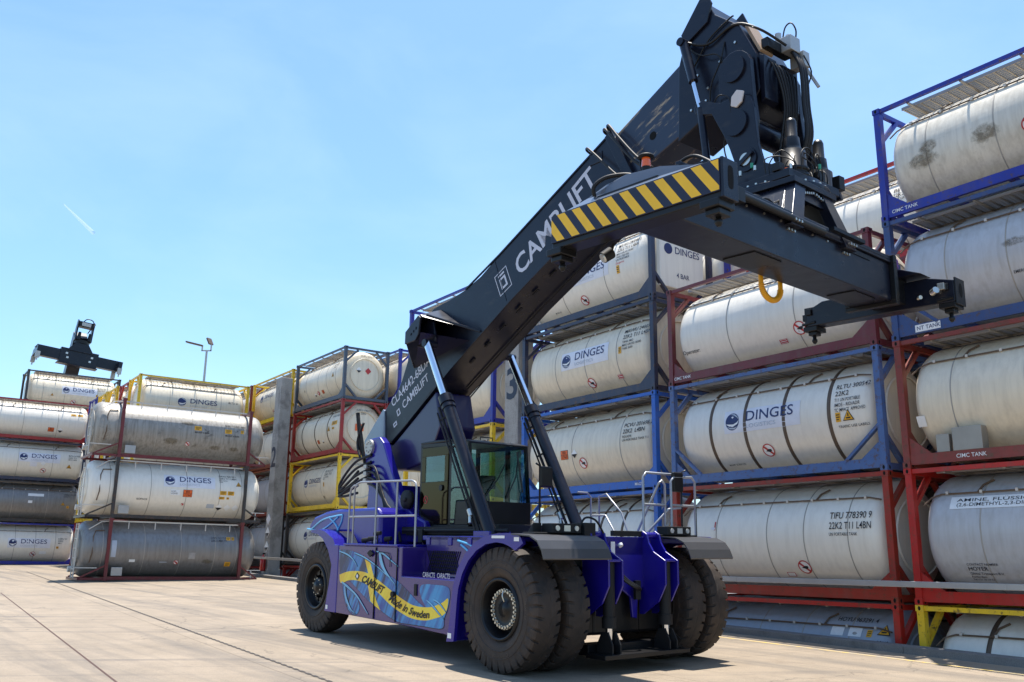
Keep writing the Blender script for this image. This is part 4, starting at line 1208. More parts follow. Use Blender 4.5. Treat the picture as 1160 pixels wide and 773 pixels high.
# grey curved front mudguards
for s in (-1, 1):
    mb = MB(); prof = [(.42, 2.075), (.85, 2.05), (1.02, 1.98), (1.12, 1.86), (1.18, 1.72)]
    y0, y1 = sorted((s * .92, s * (2.30 if s < 0 else 2.02))); th = .018
    for i in range(len(prof) - 1):
        a, b = prof[i], prof[i + 1]
        mb.prism([a, b, (b[0] - .012, b[1] - th), (a[0] - .004, a[1] - th)], y0, y1)
    mb.build('front_mudguard', M_FENDER, rs)
# --- front plates, stabiliser jacks and crossbar
mb = MB()
mb.prism([(-.50, 2.05), (.50, 2.05), (.60, 1.6), (.55, 1.30), (.36, 1.12), (.33, .74), (.22, .76), (.18, 1.08), (-.10, 1.25), (-.46, 1.38)], .45, .50, 'x')
mb.build('front_plate', M_BLUE, rs, .015)
for s in (-1, 1):
    mb = MB()
    for yy in (.50, .80):
        y = s * yy
        mb.prism([(.40, 2.10), (.50, 2.16), (.60, 2.10), (.64, 1.96), (.74, 1.82), (1.0, 1.68), (1.0, 1.30), (.84, 1.02), (.50, .80), (.40, .80)], y - .018, y + .018)
    mb.box(.64, .98, min(s * .52, s * .78), max(s * .52, s * .78), 1.66, 1.70)
    mb.cyl((.50, s * .46, 2.08), (.50, s * .84, 2.08), .055, .055, 14)
    mb.build('jack_bracket', M_BLUE, rs, .008)
    mb = MB(); y = s * .65
    mb.cyl((.83, y, .70), (.83, y, 1.66), .095, .095, 20, 0); mb.cyl((.83, y, .66), (.83, y, .82), .115, .115, 20, 0)
    mb.cyl((.83, y, .42), (.83, y, .66), .06, .06, 14, 1)
    mb.prism([(.66, .28), (.66, .42), (.76, .60), (.90, .60), (1.0, .42), (1.0, .28)], y - .10, y - .07, 'y', 0); mb.prism([(.66, .28), (.66, .42), (.76, .60), (.90, .60), (1.0, .42), (1.0, .28)], y + .07, y + .10, 'y', 0)
    mb.build('stabiliser_jack', [M_MATT, M_CHROME], rs, .004)
mb = MB(); mb.box(.62, 1.05, -.95, .98, .22, .29); mb.box(.30, .62, -.9, .9, .24, .40); mb.build('stabiliser_beam', M_BLACK, rs, .01)
mb = MB()
for k in range(3): mb.tube([(.57, -.25 + k * .05, 1.5), (.70, -.15 + k * .05, 1.35), (.78, .0 + k * .05, 1.25), (.66, .25, 1.2)], .018, 6, 0, None, 4)
mb.box(.565, .62, .18, .30, 1.05, 1.35)
mb.build('front_hoses', M_HOSE, rs)
mb = MB(); mb.box(.562, .568, -.33, -.24, 1.70, 1.97); mb.cyl((.562, -.12, 1.93), (.59, -.12, 1.90), .045, .04, 12); mb.build('plate_sticker', M_PALE, rs)
# head lamp clusters on the mudguards
for s in (-1, 1):
    mb = MB(); y0, y1 = sorted((s * 1.02, s * 1.62)); mb.box(.34, .60, y0, y1, 2.09, 2.24)
    mb.prism([(.2, 2.09), (.34, 2.25), (.34, 2.09)], min(s * 1.62, s * 1.80), max(s * 1.62, s * 1.80))
    mb.box(.2, .5, min(s * .9, s * 1.9), max(s * .9, s * 1.9), 2.07, 2.10)
    o = mb.build('lamp_box', M_MATT, rs, .012)
    mb = MB()
    for k in range(3):
        yy = s * (1.12 + k * .20)
        if k == 1: mb.box(.602, .608, yy - .065, yy + .065, 2.12, 2.21)
        else: mb.cyl((.59, yy, 2.165), (.615, yy, 2.165), .045, .04, 16)
    mb.build('lamp_lens', M_LENS, o)
mb = MB(); mb.box(.42, .50, -.2, .5, 2.06, 2.15); mb.build('step_bar', M_MATT, rs, .01)
mb = MB(); mb.box(.35, .60, -.95, -.70, 2.06, 2.26); mb.tube([(.5, -1.0, 2.1), (.55, -.9, 2.33), (.6, -.7, 2.30), (.62, -.55, 2.1)], .02, 6, 0, None, 5); mb.build('valve_block', M_MATT, rs, .01)
# mirrors on arms
for s, X in ((-1, -.6), (1, .2)):
    yb = s * (.86 if s < 0 else 1.85); 
    mb = MB(); mb.tube([(X, yb, 2.08), (X, yb, 3.22), (X + .02, yb + s * .10, 3.26)], .018, 8)
    o = mb.build('mirror_arm', M_BLACK, rs)
    mb = MB(); yc = yb - s * .10 if s > 0 else yb + .14
    mb.box(X - .03, X + .04, yc - .15, yc + .13, 2.86, 3.22); mb.build('mirror_head', M_BLACK, o, .03)
mb = MB(); mb.tube([(.45, 1.95, 2.05), (.45, 1.95, 2.6)], .008, 5); mb.build('antenna', M_BLACK, rs)

# --- hand rails
def rail(name, runs, r=.020):
    mb = MB()
    for p in runs: mb.tube(p, r, 8)
    return mb.build(name, M_RAIL, rs)
Y = -1.90
rail('handrail', [[(-5.30, Y, 1.83), (-5.30, Y, 2.85), (-5.26, Y, 2.95), (-5.15, Y, 3.0), (-5.0, Y, 3.0)], [(-5.12, Y, 1.83), (-5.12, Y, 2.92), (-5.06, Y, 3.02), (-4.9, Y, 3.06), (-3.0, Y, 3.02), (-2.88, Y, 2.98), (-2.84, Y, 2.88), (-2.84, Y, 1.83)],
    [(-4.25, Y, 1.83), (-4.25, Y, 3.04)], [(-3.5, Y, 1.83), (-3.5, Y, 3.03)], [(-5.30, Y, 2.38), (-2.84, Y, 2.38)]])
rail('handrail', [[(.1, .95, 2.05), (.1, .95, 3.10), (.1, 1.02, 3.18), (.1, 1.75, 3.18)], [(-.35, 1.2, 2.05), (.15, 1.30, 3.0), (.15, 1.38, 3.06), (.15, 1.46, 2.98), (.15, 1.46, 2.05)],
    [(.22, 1.55, 2.05), (.22, 1.55, 3.05), (.22, 1.62, 3.12), (.22, 2.12, 3.14), (.22, 2.2, 3.06), (.22, 2.2, 2.05)], [(.1, .95, 2.62), (.15, 1.46, 2.62)], [(.22, 1.55, 2.62), (.22, 2.2, 2.62)], [(-.2, 1.25, 2.05), (.2, 1.5, 2.55), (.22, 1.8, 2.58)]], .022)
rail('handrail', [[(-1.6, 1.3, 2.05), (-1.6, 1.3, 2.8), (-1.6, 1.2, 2.88), (-1.6, .95, 2.88)], [(-1.5, 1.42, 2.05), (-1.5, 1.42, 2.82), (-1.3, 1.42, 2.86), (-.9, 1.42, 2.5), (-.7, 1.42, 2.05)], [(-1.6, 1.3, 2.45), (-1.2, 1.3, 2.45), (-.9, 1.3, 2.05)]], .018)

# --- cab
cab = bpy.data.objects.new('cab', None); COL.objects.link(cab); cab.parent = rs
cx0, cx1, cy, z0, z1 = -4.52, -2.76, .74, 2.14, 3.86
mb = MB()
lower = .62
mb.box(cx0, cx1 - .05, -cy, cy, z0, z0 + .10)
mb.prism([(cx0, z0 + .1), (cx1 - .02, z0 + .1), (cx1 + .02, z0 + .55), (-3.22, z0 + .55), (-3.27, z0 + .12), (cx0, z0 + .12)], -cy, -cy + .05)
mb.prism([(cx0, z0 + .1), (cx1 - .02, z0 + .1), (cx1 + .02, z0 + .55), (-3.22, z0 + .55), (-3.27, z0 + .12), (cx0, z0 + .12)], cy - .05, cy)
mb.box(cx1 - .10, cx1 + .02, -cy, cy, z0 + .1, z0 + .55)
mb.box(cx0, cx0 + .06, -cy, cy, z0 + .1, z0 + .75)
for y in (-cy, cy - .07):
    mb.box(cx0, cx0 + .09, y, y + .07, z0, z1); mb.box(-3.5, -3.40, y, y + .07, z0, z1)
    mb.beam((cx1 - .02, y + .035, z0 + .5), (cx1 - .12, y + .035, z1 - .05), .06, .07)
    mb.beam((cx0, y + .035, z1 - .03), (cx1 - .10, y + .035, z1 - .06), .07, .08)
mb.build('cab_body', M_BLACK, cab, .012)
mb = MB(); mb.prism([(cx0 - .02, z1), (cx0 - .02, z1 + .05), (-3.9, z1 + .06), (-3.1, z1 + .03), (cx1 - .08, z1 - .03), (cx1 - .08, z1 - .07), (-3.1, z1)], -cy, cy); mb.build('cab_roof', M_BLACK, cab, .02)
mb = MB(); mb.tube([(-3.2, -.2, z1 + .05), (-3.2, -.2, z1 + .11), (-3.2, .1, z1 + .11), (-3.2, .1, z1 + .05)], .012, 6); mb.build('roof_handle', M_BLACK, cab)
mb = MB(); mb.box(cx0 + .09, -3.50, -cy - .02, -cy + .01, z0 + .12, z0 + .95); mb.box(cx0 + .09, -3.50, -cy - .02, -cy + .01, z1 - .26, z1 - .08); mb.box(cx0 + .09, cx0 + .22, -cy - .02, -cy + .01, z0 + .95, z1 - .26); mb.box(-3.62, -3.50, -cy - .02, -cy + .01, z0 + .95, z1 - .26)
door = mb.build('door', M_DOOR, cab, .006)
mb = MB(); mb.box(cx0 + .22, -3.62, -cy - .012, -cy - .004, z0 + .95, z1 - .26); mb.build('door_glass', M_GLASS, door)
mb = MB(); mb.cyl((-3.70, -cy - .022, z0 + .82), (-3.70, -cy - .05, z0 + .82), .06, .06, 16); mb.build('door_lock', M_BLACK, door)
mb = MB()
def flat_nosmoke(x, z, r, y):
    def ring(r0, r1, dy, mi, n=24):
        vs = []; 
        for i in range(n + 1):
            a = 2 * math.pi * i / n
            for q in (r0, r1): vs.append((x + math.cos(a) * q, y - dy, z + math.sin(a) * q))
        mb.add(vs, [(2 * i, 2 * i + 1, 2 * i + 3, 2 * i + 2) for i in range(n)], mi)
    ring(r * .82, r, .001, 0); mb.beam((x - r * .6, y - .002, z + r * .6), (x + r * .6, y - .002, z - r * .6), .004, .02, (0, 0, 1), 0)
flat_nosmoke(-4.25, z0 + .60, .08, -cy - .023)
mb.build('door_sign', M_REDINK, door)
for nm, vs in (('side_window', [(-3.39, -cy - .005, z0 + .14), (-3.27, -cy - .005, z0 + .14), (-3.22, -cy - .005, z0 + .57), (cx1 + .0, -cy - .005, z0 + .57), (cx1 - .10, -cy - .005, z1 - .10), (-3.39, -cy - .005, z1 - .06)]),
               ('side_window', [(cx0 + .1, cy + .005, z0 + .76), (cx1 + .0, cy + .005, z0 + .57), (cx1 - .10, cy + .005, z1 - .10), (cx0 + .1, cy + .005, z1 - .06)]),
               ('windscreen', [(cx1 + .02, -cy + .03, z0 + .55), (cx1 + .02, cy - .03, z0 + .55), (cx1 - .10, cy - .03, z1 - .06), (cx1 - .10, -cy + .03, z1 - .06)]),
               ('rear_window', [(cx0 + .02, -cy + .06, z0 + .76), (cx0 + .02, cy - .06, z0 + .76), (cx0 + .02, cy - .06, z1 - .08), (cx0 + .02, -cy + .06, z1 - .08)])):
    mb = MB(); mb.add(vs, [tuple(range(len(vs)))]); o = mb.build(nm, M_GLASS, cab)
    so = o.modifiers.new('thickness', 'SOLIDIFY'); so.thickness = .006
mb = MB(); mb.tube([(cx1 + .04, .1, z0 + .62), (cx1 + .02, .35, z0 + 1.05), (cx1 - .04, .45, z0 + 1.5)], .012, 6); mb.beam((cx1 + .05, .50, z0 + .75), (cx1 - .04, .42, z0 + 1.55), .02, .03); mb.tube([(cx1 + .05, -.45, z0 + .60), (cx1 + .03, -.1, z0 + 1.0), (cx1 + .0, .1, z0 + 1.3)], .012, 6); mb.build('wiper', M_BLACK, cab)
mb = MB(); mb.box(-4.10, -3.60, -.26, .26, z0 + .42, z0 + .56); mb.box(-4.15, -4.01, -.25, .25, z0 + .5, z0 + 1.25); mb.box(-4.15, -4.05, -.14, .14, z0 + 1.27, z0 + 1.48); mb.box(-4.05, -3.65, -.2, .2, z0 + .1, z0 + .42); mb.box(-4.05, -3.65, -.42, -.32, z0 + .66, z0 + .74); mb.build('driver_seat', M_SEAT, cab, .03)
mb = MB(); mb.beam((-3.15, 0, z0 + .1), (-3.30, 0, z0 + .85), .10, .14); 
for k in range(20):
    a, b = 2 * math.pi * k / 20, 2 * math.pi * (k + 1) / 20
    mb.beam((-3.35 + math.cos(a) * .10, math.sin(a) * .20, z0 + .88 + math.cos(a) * .16), (-3.35 + math.cos(b) * .10, math.sin(b) * .20, z0 + .88 + math.cos(b) * .16), .025, .025)
mb.box(-3.0, -2.88, -.35, -.05, z0 + .80, z0 + 1.05); mb.build('steering_column', M_MATT, cab)

# --- side artwork (flag ribbon, lettering)
PY = -1.92
def PX(px, py):   # sketch grid of the side panel: 446 units = 4.2 m
    return (-5.62 + (px - 38) * (4.48 / 752.0) * (1 + (px - 38) * -.00018), 1.80 - (py - 172 - (px - 38) * .028) * (1.33 / (440 + (px - 38) * .118)))
def art(mb, pts, mi, k): mb.add([(x, PY - .002 - .0022 * k, z) for x, z in (PX(a, b) for a, b in pts)], [tuple(range(len(pts)))], mi)
ar = bpy.data.objects.new('side_artwork', None); COL.objects.link(ar); ar.parent = rs
def smoothp(pts, k=4):
    P = [Vector((a, b, 0)) for a, b in pts]; P2 = catmull(P + [P[0]], k)
    return [(p.x, p.y) for p in P2[:-1]]
ribbon = smoothp([(42, 195), (110, 198), (190, 225), (250, 262), (310, 312), (370, 350), (430, 385), (480, 422), (540, 480), (600, 540), (648, 572), (622, 520), (604, 460), (622, 424), (700, 424), (802, 448), (800, 560), (775, 640), (762, 706), (640, 692), (560, 680), (480, 668), (420, 640), (350, 592), (270, 535), (200, 470), (130, 402), (70, 372), (58, 350), (48, 290)])
petal = smoothp([(72, 402), (115, 425), (165, 478), (196, 540), (200, 590), (178, 616), (148, 608), (118, 570), (92, 500)])
mb = MB(); art(mb, [(a + 3, b + 5) for a, b in ribbon], 0, 0); art(mb, [(a - 2, b + 4) for a, b in petal], 0, 0); mb.build('outline', M_INK, ar)
mb = MB(); art(mb, ribbon, 0, 1); art(mb, petal, 0, 1); mb.build('blue_field', M_SKYBLUE, ar)
mb = MB()
art(mb, smoothp([(53, 358), (115, 337), (190, 336), (250, 350), (320, 392), (400, 452), (480, 510), (560, 555), (640, 570), (700, 565), (760, 540), (798, 515), (790, 590), (762, 625), (720, 640), (650, 655), (560, 642), (480, 602), (400, 545), (330, 480), (250, 425), (180, 397), (120, 395), (66, 412)], 5), 0, 2)
art(mb, [(218, 236), (256, 262), (278, 330), (292, 372), (252, 352)], 0, 2); art(mb, [(252, 424), (292, 450), (312, 520), (345, 590), (312, 565), (275, 530)], 0, 2)
mb.build('yellow_cross', M_FLAGYEL, ar)
def swoosh(mb, pts, w0, w1, k, mi=0):
    P = catmull([Vector((a, b, 0)) for a, b in pts], 6); n = len(P); L = []; Rr = []
    for i, p in enumerate(P):
        t = (P[min(i + 1, n - 1)] - P[max(i - 1, 0)]).normalized(); w = (w0 + (w1 - w0) * i / (n - 1)) * math.sin(math.pi * min(1, max(.06, (i + .5) / n))) ** .5
        nn = Vector((-t.y, t.x, 0)); L.append((p.x + nn.x * w, p.y + nn.y * w)); Rr.append((p.x - nn.x * w, p.y - nn.y * w))
    for i in range(n - 1): art(mb, [L[i], L[i + 1], Rr[i + 1], Rr[i]], mi, k)
mb = MB()
SW = [([(302, 205), (350, 222), (400, 262), (455, 305)], 7, 3), ([(325, 215), (340, 280), (370, 340), (440, 425)], 13, 4), ([(45, 205), (100, 225), (140, 255), (172, 300)], 7, 2), ([(150, 215), (230, 250), (330, 320), (430, 408)], 6, 2), ([(72, 405), (120, 440), (185, 500), (262, 612)], 9, 3), ([(95, 430), (105, 500), (140, 575), (175, 608)], 7, 3), ([(655, 525), (690, 555), (730, 600), (772, 645)], 7, 3), ([(700, 520), (740, 545), (785, 600)], 7, 2)]
for p, a, b in SW: swoosh(mb, [(x + 5, y + 6) for x, y in p], a + 2, b + 2, 3, 1)
for p, a, b in SW: swoosh(mb, p, a, b, 4, 0)
mb.build('swirls', [M_SWIRL, M_INK], ar)
def bent_text(mb, s, size, path, k, width=None, bold=.012, fn=None, mi=0):
    v, f, w = text_geo(s, size, bold)
    P = catmull([Vector((a, b, 0)) for a, b in path], 10); cum = [0]
    for i in range(1, len(P)): cum.append(cum[-1] + (P[i] - P[i - 1]).length)
    tot = cum[-1]; out = []
    for x, y in v:
        d = x / w * tot; i = 0
        while i < len(cum) - 2 and cum[i + 1] < d: i += 1
        t = (d - cum[i]) / max(1e-6, cum[i + 1] - cum[i]); p = P[i].lerp(P[i + 1], t)
        tt = (P[i + 1] - P[i]).normalized(); nn = Vector((tt.y, -tt.x, 0))
        q = p + nn * (y * 1.0); out.append((q.x, q.y))
    mb.add([(a, PY - .002 - .0022 * k, b) for a, b in (PX(x, y) for x, y in out)], f, mi)
mb = MB()
bent_text(mb, 'CAMBLIFT', 46, [(205, 402), (250, 424), (300, 455), (352, 482)], 5, bold=.045)
bent_text(mb, 'Made in Sweden', 46, [(396, 520), (450, 562), (530, 608), (600, 634), (676, 640)], 5, bold=.04)
art(mb, [(178, 342), (194, 366), (180, 395), (164, 370)], 0, 5)
mb.build('lettering', M_INK, ar)
mb = MB(); art(mb, [(178, 352), (187, 367), (180, 384), (171, 369)], 0, 6); mb.build('emblem', M_WHITE, ar)
mb = MB()                                                   # panel gaps and latches
for a in (300, 447):
    x = PX(a, 300)[0]; mb.box(x - .006, x + .006, PY - .022, PY - .002, .49, 1.80)
x0 = PX(310, 300)[0]; x1 = PX(400, 300)[0]
mb.tube([(x0, PY - .016, 1.2), (x0, PY - .016, 1.66), (x0 + .06, PY - .016, 1.72), (x1 - .06, PY - .016, 1.70), (x1, PY - .016, 1.62), (x1, PY - .016, 1.45)], .007, 5)
mb.build('panel_gap', M_MATT, rs)
mb = MB(); q = PX(265, 218); mb.prism([(q[0] - .10, q[1]), (q[0], q[1] - .07), (q[0] + .13, q[1]), (q[0], q[1] + .06)], PY - .04, PY - .015); q = PX(433, 485); mb.cyl((q[0], PY - .01, q[1]), (q[0], PY - .06, q[1]), .05, .05, 14); q = PX(578, 458); mb.box(q[0] - .04, q[0] + .04, PY - .02, PY - .001, q[1] - .10, q[1] + .10); mb.build('latch', M_MATT, rs)
# swirls on the rear arch, hood and niche wall
def sw3(pts, r=.02, mi=0):
    mb = MB(); mb.tube(pts, r, 6, mi, None, 5); mb.build('swirl', M_SWIRL, ar)
for p in ([(-7.75, -1.505, 2.12), (-7.2, -1.505, 2.34), (-6.6, -1.505, 2.42), (-6.3, -1.505, 2.44)], [(-7.9, -1.505, 2.15), (-7.3, -1.505, 2.12), (-6.9, -1.505, 2.22), (-6.5, -1.505, 2.40)], [(-6.9, -1.505, 2.40), (-6.6, -1.505, 2.25), (-6.45, -1.505, 2.12)], [(-6.3, -1.505, 2.44), (-6.35, -1.505, 2.28), (-6.5, -1.505, 2.12)]): sw3(p, .022)
for p in ([(-6.55, -1.79, 2.02), (-6.1, -1.79, 1.72), (-5.85, -1.79, 1.25)], [(-6.4, -1.79, 2.05), (-5.95, -1.79, 1.75), (-5.80, -1.79, 1.45)]): sw3(p, .02)
for p in ([(-2.2, -1.405, 1.95), (-1.75, -1.405, 1.85), (-1.55, -1.405, 1.62), (-1.8, -1.405, 1.42)], [(-2.1, -1.405, 1.88), (-1.7, -1.405, 1.66), (-1.62, -1.405, 1.40)], [(-1.85, -1.405, 1.36), (-1.5, -1.405, 1.42), (-1.3, -1.405, 1.36)], [(-1.5, -1.405, 1.95), (-1.35, -1.405, 1.85), (-1.25, -1.405, 1.95)]): sw3(p, .022)

# --- boom tower and boom
for s in (-1, 1):
    mb = MB(); y = s * .78
    mb.prism([(-6.45, 2.1), (-6.38, 3.0), (-6.55, 3.6), (-6.62, 4.0), (-6.45, 4.12), (-6.0, 4.14), (-5.82, 4.0), (-5.55, 3.55), (-5.1, 2.85), (-4.55, 2.45), (-4.1, 2.3), (-4.0, 1.9), (-6.45, 1.9)], y - .09, y + .09)
    mb.build('boom_tower', M_BLUE, rs, .03)
    mb = MB(); mb.cyl((-6.35, s * .68, 3.93), (-6.35, s * .93, 3.93), .17, .17, 28)
    for k in range(8):
        a = k * math.pi / 4; mb.cyl((-6.35 + math.cos(a) * .11, s * .93, 3.93 + math.sin(a) * .11), (-6.35 + math.cos(a) * .11, s * .95, 3.93 + math.sin(a) * .11), .022, .022, 6)
    mb.build('pivot_pin', M_GALV, rs, .004)
mb = MB(); mb.box(-6.4, -4.4, -.69, .69, 1.76, 2.5); mb.prism([(-6.3, 2.5), (-6.2, 3.1), (-5.8, 3.1), (-5.2, 2.5)], -.69, .69); mb.build('tower_base', M_BLUE, rs, .02)

boom = bpy.data.objects.new('boom', None); COL.objects.link(boom); boom.parent = rs
mb = MB()      # main section and its widened tail, lofted
prof = [(1.33, 8.06), (.86, 8.99), (-2.3, 7.49), (-2.9, 7.18), (-3.4, 7.01), (-4.0, 6.90), (-4.6, 6.82), (-5.0, 6.55), (-5.30, 6.2), (-5.50, 5.9), (-5.76, 5.4), (-5.95, 5.15), (-6.42, 4.80), (-6.33, 4.03), (-6.10, 4.05), (-5.44, 4.43), (-4.62, 4.98), (-3.9, 5.38), (-1.95, 6.46)]
mb.prism(prof, -.5, .5)
mb.build('outer_boom', M_BOOM, boom, .015)
mb = MB()      # flange edges and weld seams along the section
def edge(p, q, y, w=.03, h=.03): mb.beam((p[0], y, p[1]), (q[0], y, q[1]), w, h, (0, 1, 0))
for s_ in (-1, 1):
    edge((.86, 8.985), (-2.3, 7.485), s_ * .505); edge((-2.3, 7.485), (-3.4, 7.01), s_ * .505); edge((1.33, 8.07), (-1.95, 6.47), s_ * .505, .022, .02); edge((-1.95, 6.47), (-3.9, 5.39), s_ * .505, .022, .02); edge((-3.9, 5.39), (-5.44, 4.44), s_ * .505, .022, .02)
    edge((-2.05, 6.50), (-2.45, 7.40), s_ * .502, .014, .012)
mb.build('edge_flange', M_BOOM, boom)
mb = MB()
for k in range(9): mb.beam((-3.6 + k * .5, -.20, 5.53 + k * .262), (-3.45 + k * .5, -.20, 5.605 + k * .262), .05, .03)
mb.tube([(-4.3, .25, 5.12), (-2.0, .25, 6.38), (1.2, .25, 7.95)], .018, 6)
mb.build('underside_pipe', M_HOSE, boom)
mb = MB(); mb.prism([(-6.40, 4.05), (-6.44, 3.55), (-6.1, 3.43), (-5.5, 3.41), (-4.93, 3.52), (-4.5, 3.80), (-4.25, 4.25), (-4.45, 5.02), (-5.44, 4.40), (-6.1, 4.0)], -.46, .46); mb.build('boom_heel', plain('deck_reflection_violet', (.010, .007, .06), .3, 0, .3), boom, .04)  # violet paints the blue deck's reflection onto the dark underside
mb = MB(); mb.prism([(-7.24, 4.16), (-6.46, 4.82), (-6.40, 4.78), (-6.34, 4.03), (-6.45, 3.95), (-7.16, 3.71)], -.53, .53)
mb.build('tail_cover', plain('pale_blue_grey', (.17, .20, .26), .25, .2, .5), boom, .008)  # one even tone, paler than the boom
for s in (-1, 1):                                             # ears carrying the lifting cylinders
    mb = MB()
    for yy in (.93, 1.21):
        mb.prism([(-4.52, 5.92), (-4.52, 6.18), (-4.02, 6.46), (-3.90, 6.40), (-3.80, 6.0), (-3.84, 5.78), (-3.98, 5.76)] if yy < 1 else [(-4.52, 5.92), (-4.52, 6.18), (-4.04, 6.46), (-3.96, 6.40), (-4.02, 6.05), (-4.12, 5.94)], s * yy - .025, s * yy + .025)
    vs_ = []
    for (xa, za, xb, zb) in ((-4.52, 6.20, -5.2, 6.35), (-4.02, 6.48, -4.3, 6.75), (-3.95, 6.42, -3.1, 6.1), (-4.0, 6.1, -3.2, 5.9), (-4.52, 5.92, -5.3, 5.6)):
        vs_ += [(xa, s * 1.20, za), (xb, s * .49, zb)]
    mb.add(vs_, [(0, 2, 3, 1), (2, 4, 5, 3), (8, 0, 1, 9), (0, 8, 6, 4, 2), (6, 8, 9, 7)])
    mb.beam((-3.85, s * 1.16, 6.44), (-2.85, s * .52, 6.02), .03, .05)
    mb.cyl((-3.88, s * .88, 5.86), (-3.88, s * 1.18, 5.86), .08, .08, 18)
    for k in range(3): mb.cyl((-4.3 + k * .09, s * 1.235, 6.1 + k * .05), (-4.3 + k * .09, s * 1.25, 6.1 + k * .05), .03, .03, 8)
    mb.build('cylinder_bracket', M_BOOM, boom, .012)
    # lifting cylinder: chrome rod, barrel, side pipes
    lc = bpy.data.objects.new('lifting_cylinder', None); COL.objects.link(lc); lc.parent = rs
    P = lambda t: Vector((-3.88, s * 1.09, 5.86)).lerp(Vector((-1.62, s * 1.09, 2.02)), t)
    mb = MB(); mb.cyl(P(0), P(.36), .082, .082, 24); mb.build('piston_rod', M_CHROME, lc)
    mb = MB(); mb.cyl(P(.31), P(1.0), .120, .120, 28); mb.cyl(P(.305), P(.345), .146, .146, 28); mb.cyl(P(.355), P(.37), .138, .138, 28); mb.build('barrel', M_BOOM, lc, .004)
    mb = MB(); o = Vector((-.13, -.10 * 1, -.09)); mb.tube([P(.34) + o, P(.60) + o, P(.985) + o], .028, 8); mb.tube([P(.36) + o * 1.35, P(.62) + o * 1.35, P(.97) + o * 1.35], .018, 8)
    for t in (.40, .55, .80): mb.beam(P(t) + o * 1.4, P(t) + o * .3, .06, .03)
    mb.build('pressure_pipe', M_HOSE, lc)
    mb = MB(); mb.cyl(P(.845) + o * 1.3, P(.875) + o * 1.3, .05, .05, 10); mb.cyl(P(.86) + o * 1.3, P(.90) + o * 1.6, .035, .035, 10); mb.build('valve_fitting', M_BOLT, lc)
    mb = MB(); mb.box(-1.85, -1.38, s * 1.09 - .24, s * 1.09 - .19, 1.72, 2.12); mb.box(-1.85, -1.38, s * 1.09 + .19, s * 1.09 + .24, 1.72, 2.12); mb.cyl((-1.62, s * 1.09 - .27, 1.96), (-1.62, s * 1.09 + .27, 1.96), .08, .08, 16); mb.build('cylinder_foot', M_BLUE, lc, .01)
# inner boom section with scuffed paint
mb = MB()
mb.prism([(.60, 8.80), (2.62, 9.78), (3.15, 8.70), (1.15, 7.98)], -.43, .43); mb.build('inner_boom', M_SCUFF, boom, .02)
mb = MB(); mb.lathe([(0, .001), (0, .075)], (1.75, -.4325, 8.62), (0, -1, 0), 20); mb.build('inspection_hole', M_HOLE, boom)
mb = MB()      # collar pads and pipe hoops at the end of the outer section
mb.prism([(.70, 8.93), (.86, 9.02), (1.36, 8.05), (1.20, 7.96)], -.53, .53)
mb.box(.30, .62, -.515, -.50, 8.52, 8.72)
mb.build('wear_collar', M_BOOM, boom, .01)
mb = MB()
for k, (xo, r) in enumerate(((.0, .026), (.09, .026), (-.45, .022))):
    mb.tube([(.72 + xo, -.30, 8.95 + xo * .45), (.68 + xo, -.50, 9.04 + xo * .45), (.80 + xo, -.60, 9.02 + xo * .45), (1.10 + xo, -.66, 8.68 + xo * .3), (1.50 + xo, -.68, 8.22 + xo * .2), (1.80 + xo, -.66, 7.95 + xo * .2), (1.90 + xo, -.5, 7.8)], r, 8, 0, None, 6)
mb.build('hose_loop', M_HOSE, boom)
def on_boom(x0, z0, ang, y=-.5035):
    ca, sa = math.cos(ang), math.sin(ang)
    return lambda a, b: (x0 + a * ca - b * sa, y, z0 + a * sa + b * ca)
BA = R(25.4)
mb = MB(); put_text(mb, 'CAMBLIFT', .40, on_boom(-1.66, 6.90, R(31.0)), 2.52, .026); mb.build('lettering', M_SILVERTXT, boom)
mb = MB(); f = on_boom(-2.24, 6.62, BA)
def boxring(f, x0, x1, z0, z1, t):
    o = [(x0, z0), (x1, z0), (x1, z1), (x0, z1)]; i = [(x0 + t, z0 + t), (x1 - t, z0 + t), (x1 - t, z1 - t), (x0 + t, z1 - t)]
    mb.add([f(*p) for p in o + i], [(k, (k + 1) % 4, 4 + (k + 1) % 4, 4 + k) for k in range(4)])
boxring(f, 0, .40, 0, .48, .018); boxring(f, .10, .30, .09, .34, .045)
mb.add([f(*p) for p in ((.10, .38), (.30, .38), (.30, .42), (.10, .42))], [(0, 1, 2, 3)])
mb.build('emblem', M_SILVERTXT, boom)
mb = MB(); put_text(mb, 'CLA4642-68DAS', .20, on_boom(-6.10, 4.83, R(29), -.504), 1.80, .014); put_text(mb, 'CAMBLIFT', .18, on_boom(-5.64, 4.74, R(29), -.504), 1.12, .014)
f = on_boom(-5.86, 4.60, R(29), -.504); boxring(f, 0, .13, 0, .15, .03); f = on_boom(-6.0, 4.36, R(29), -.504); boxring(f, 0, .15, 0, .10, .03)
mb.build('lettering', M_SILVERTXT, boom)
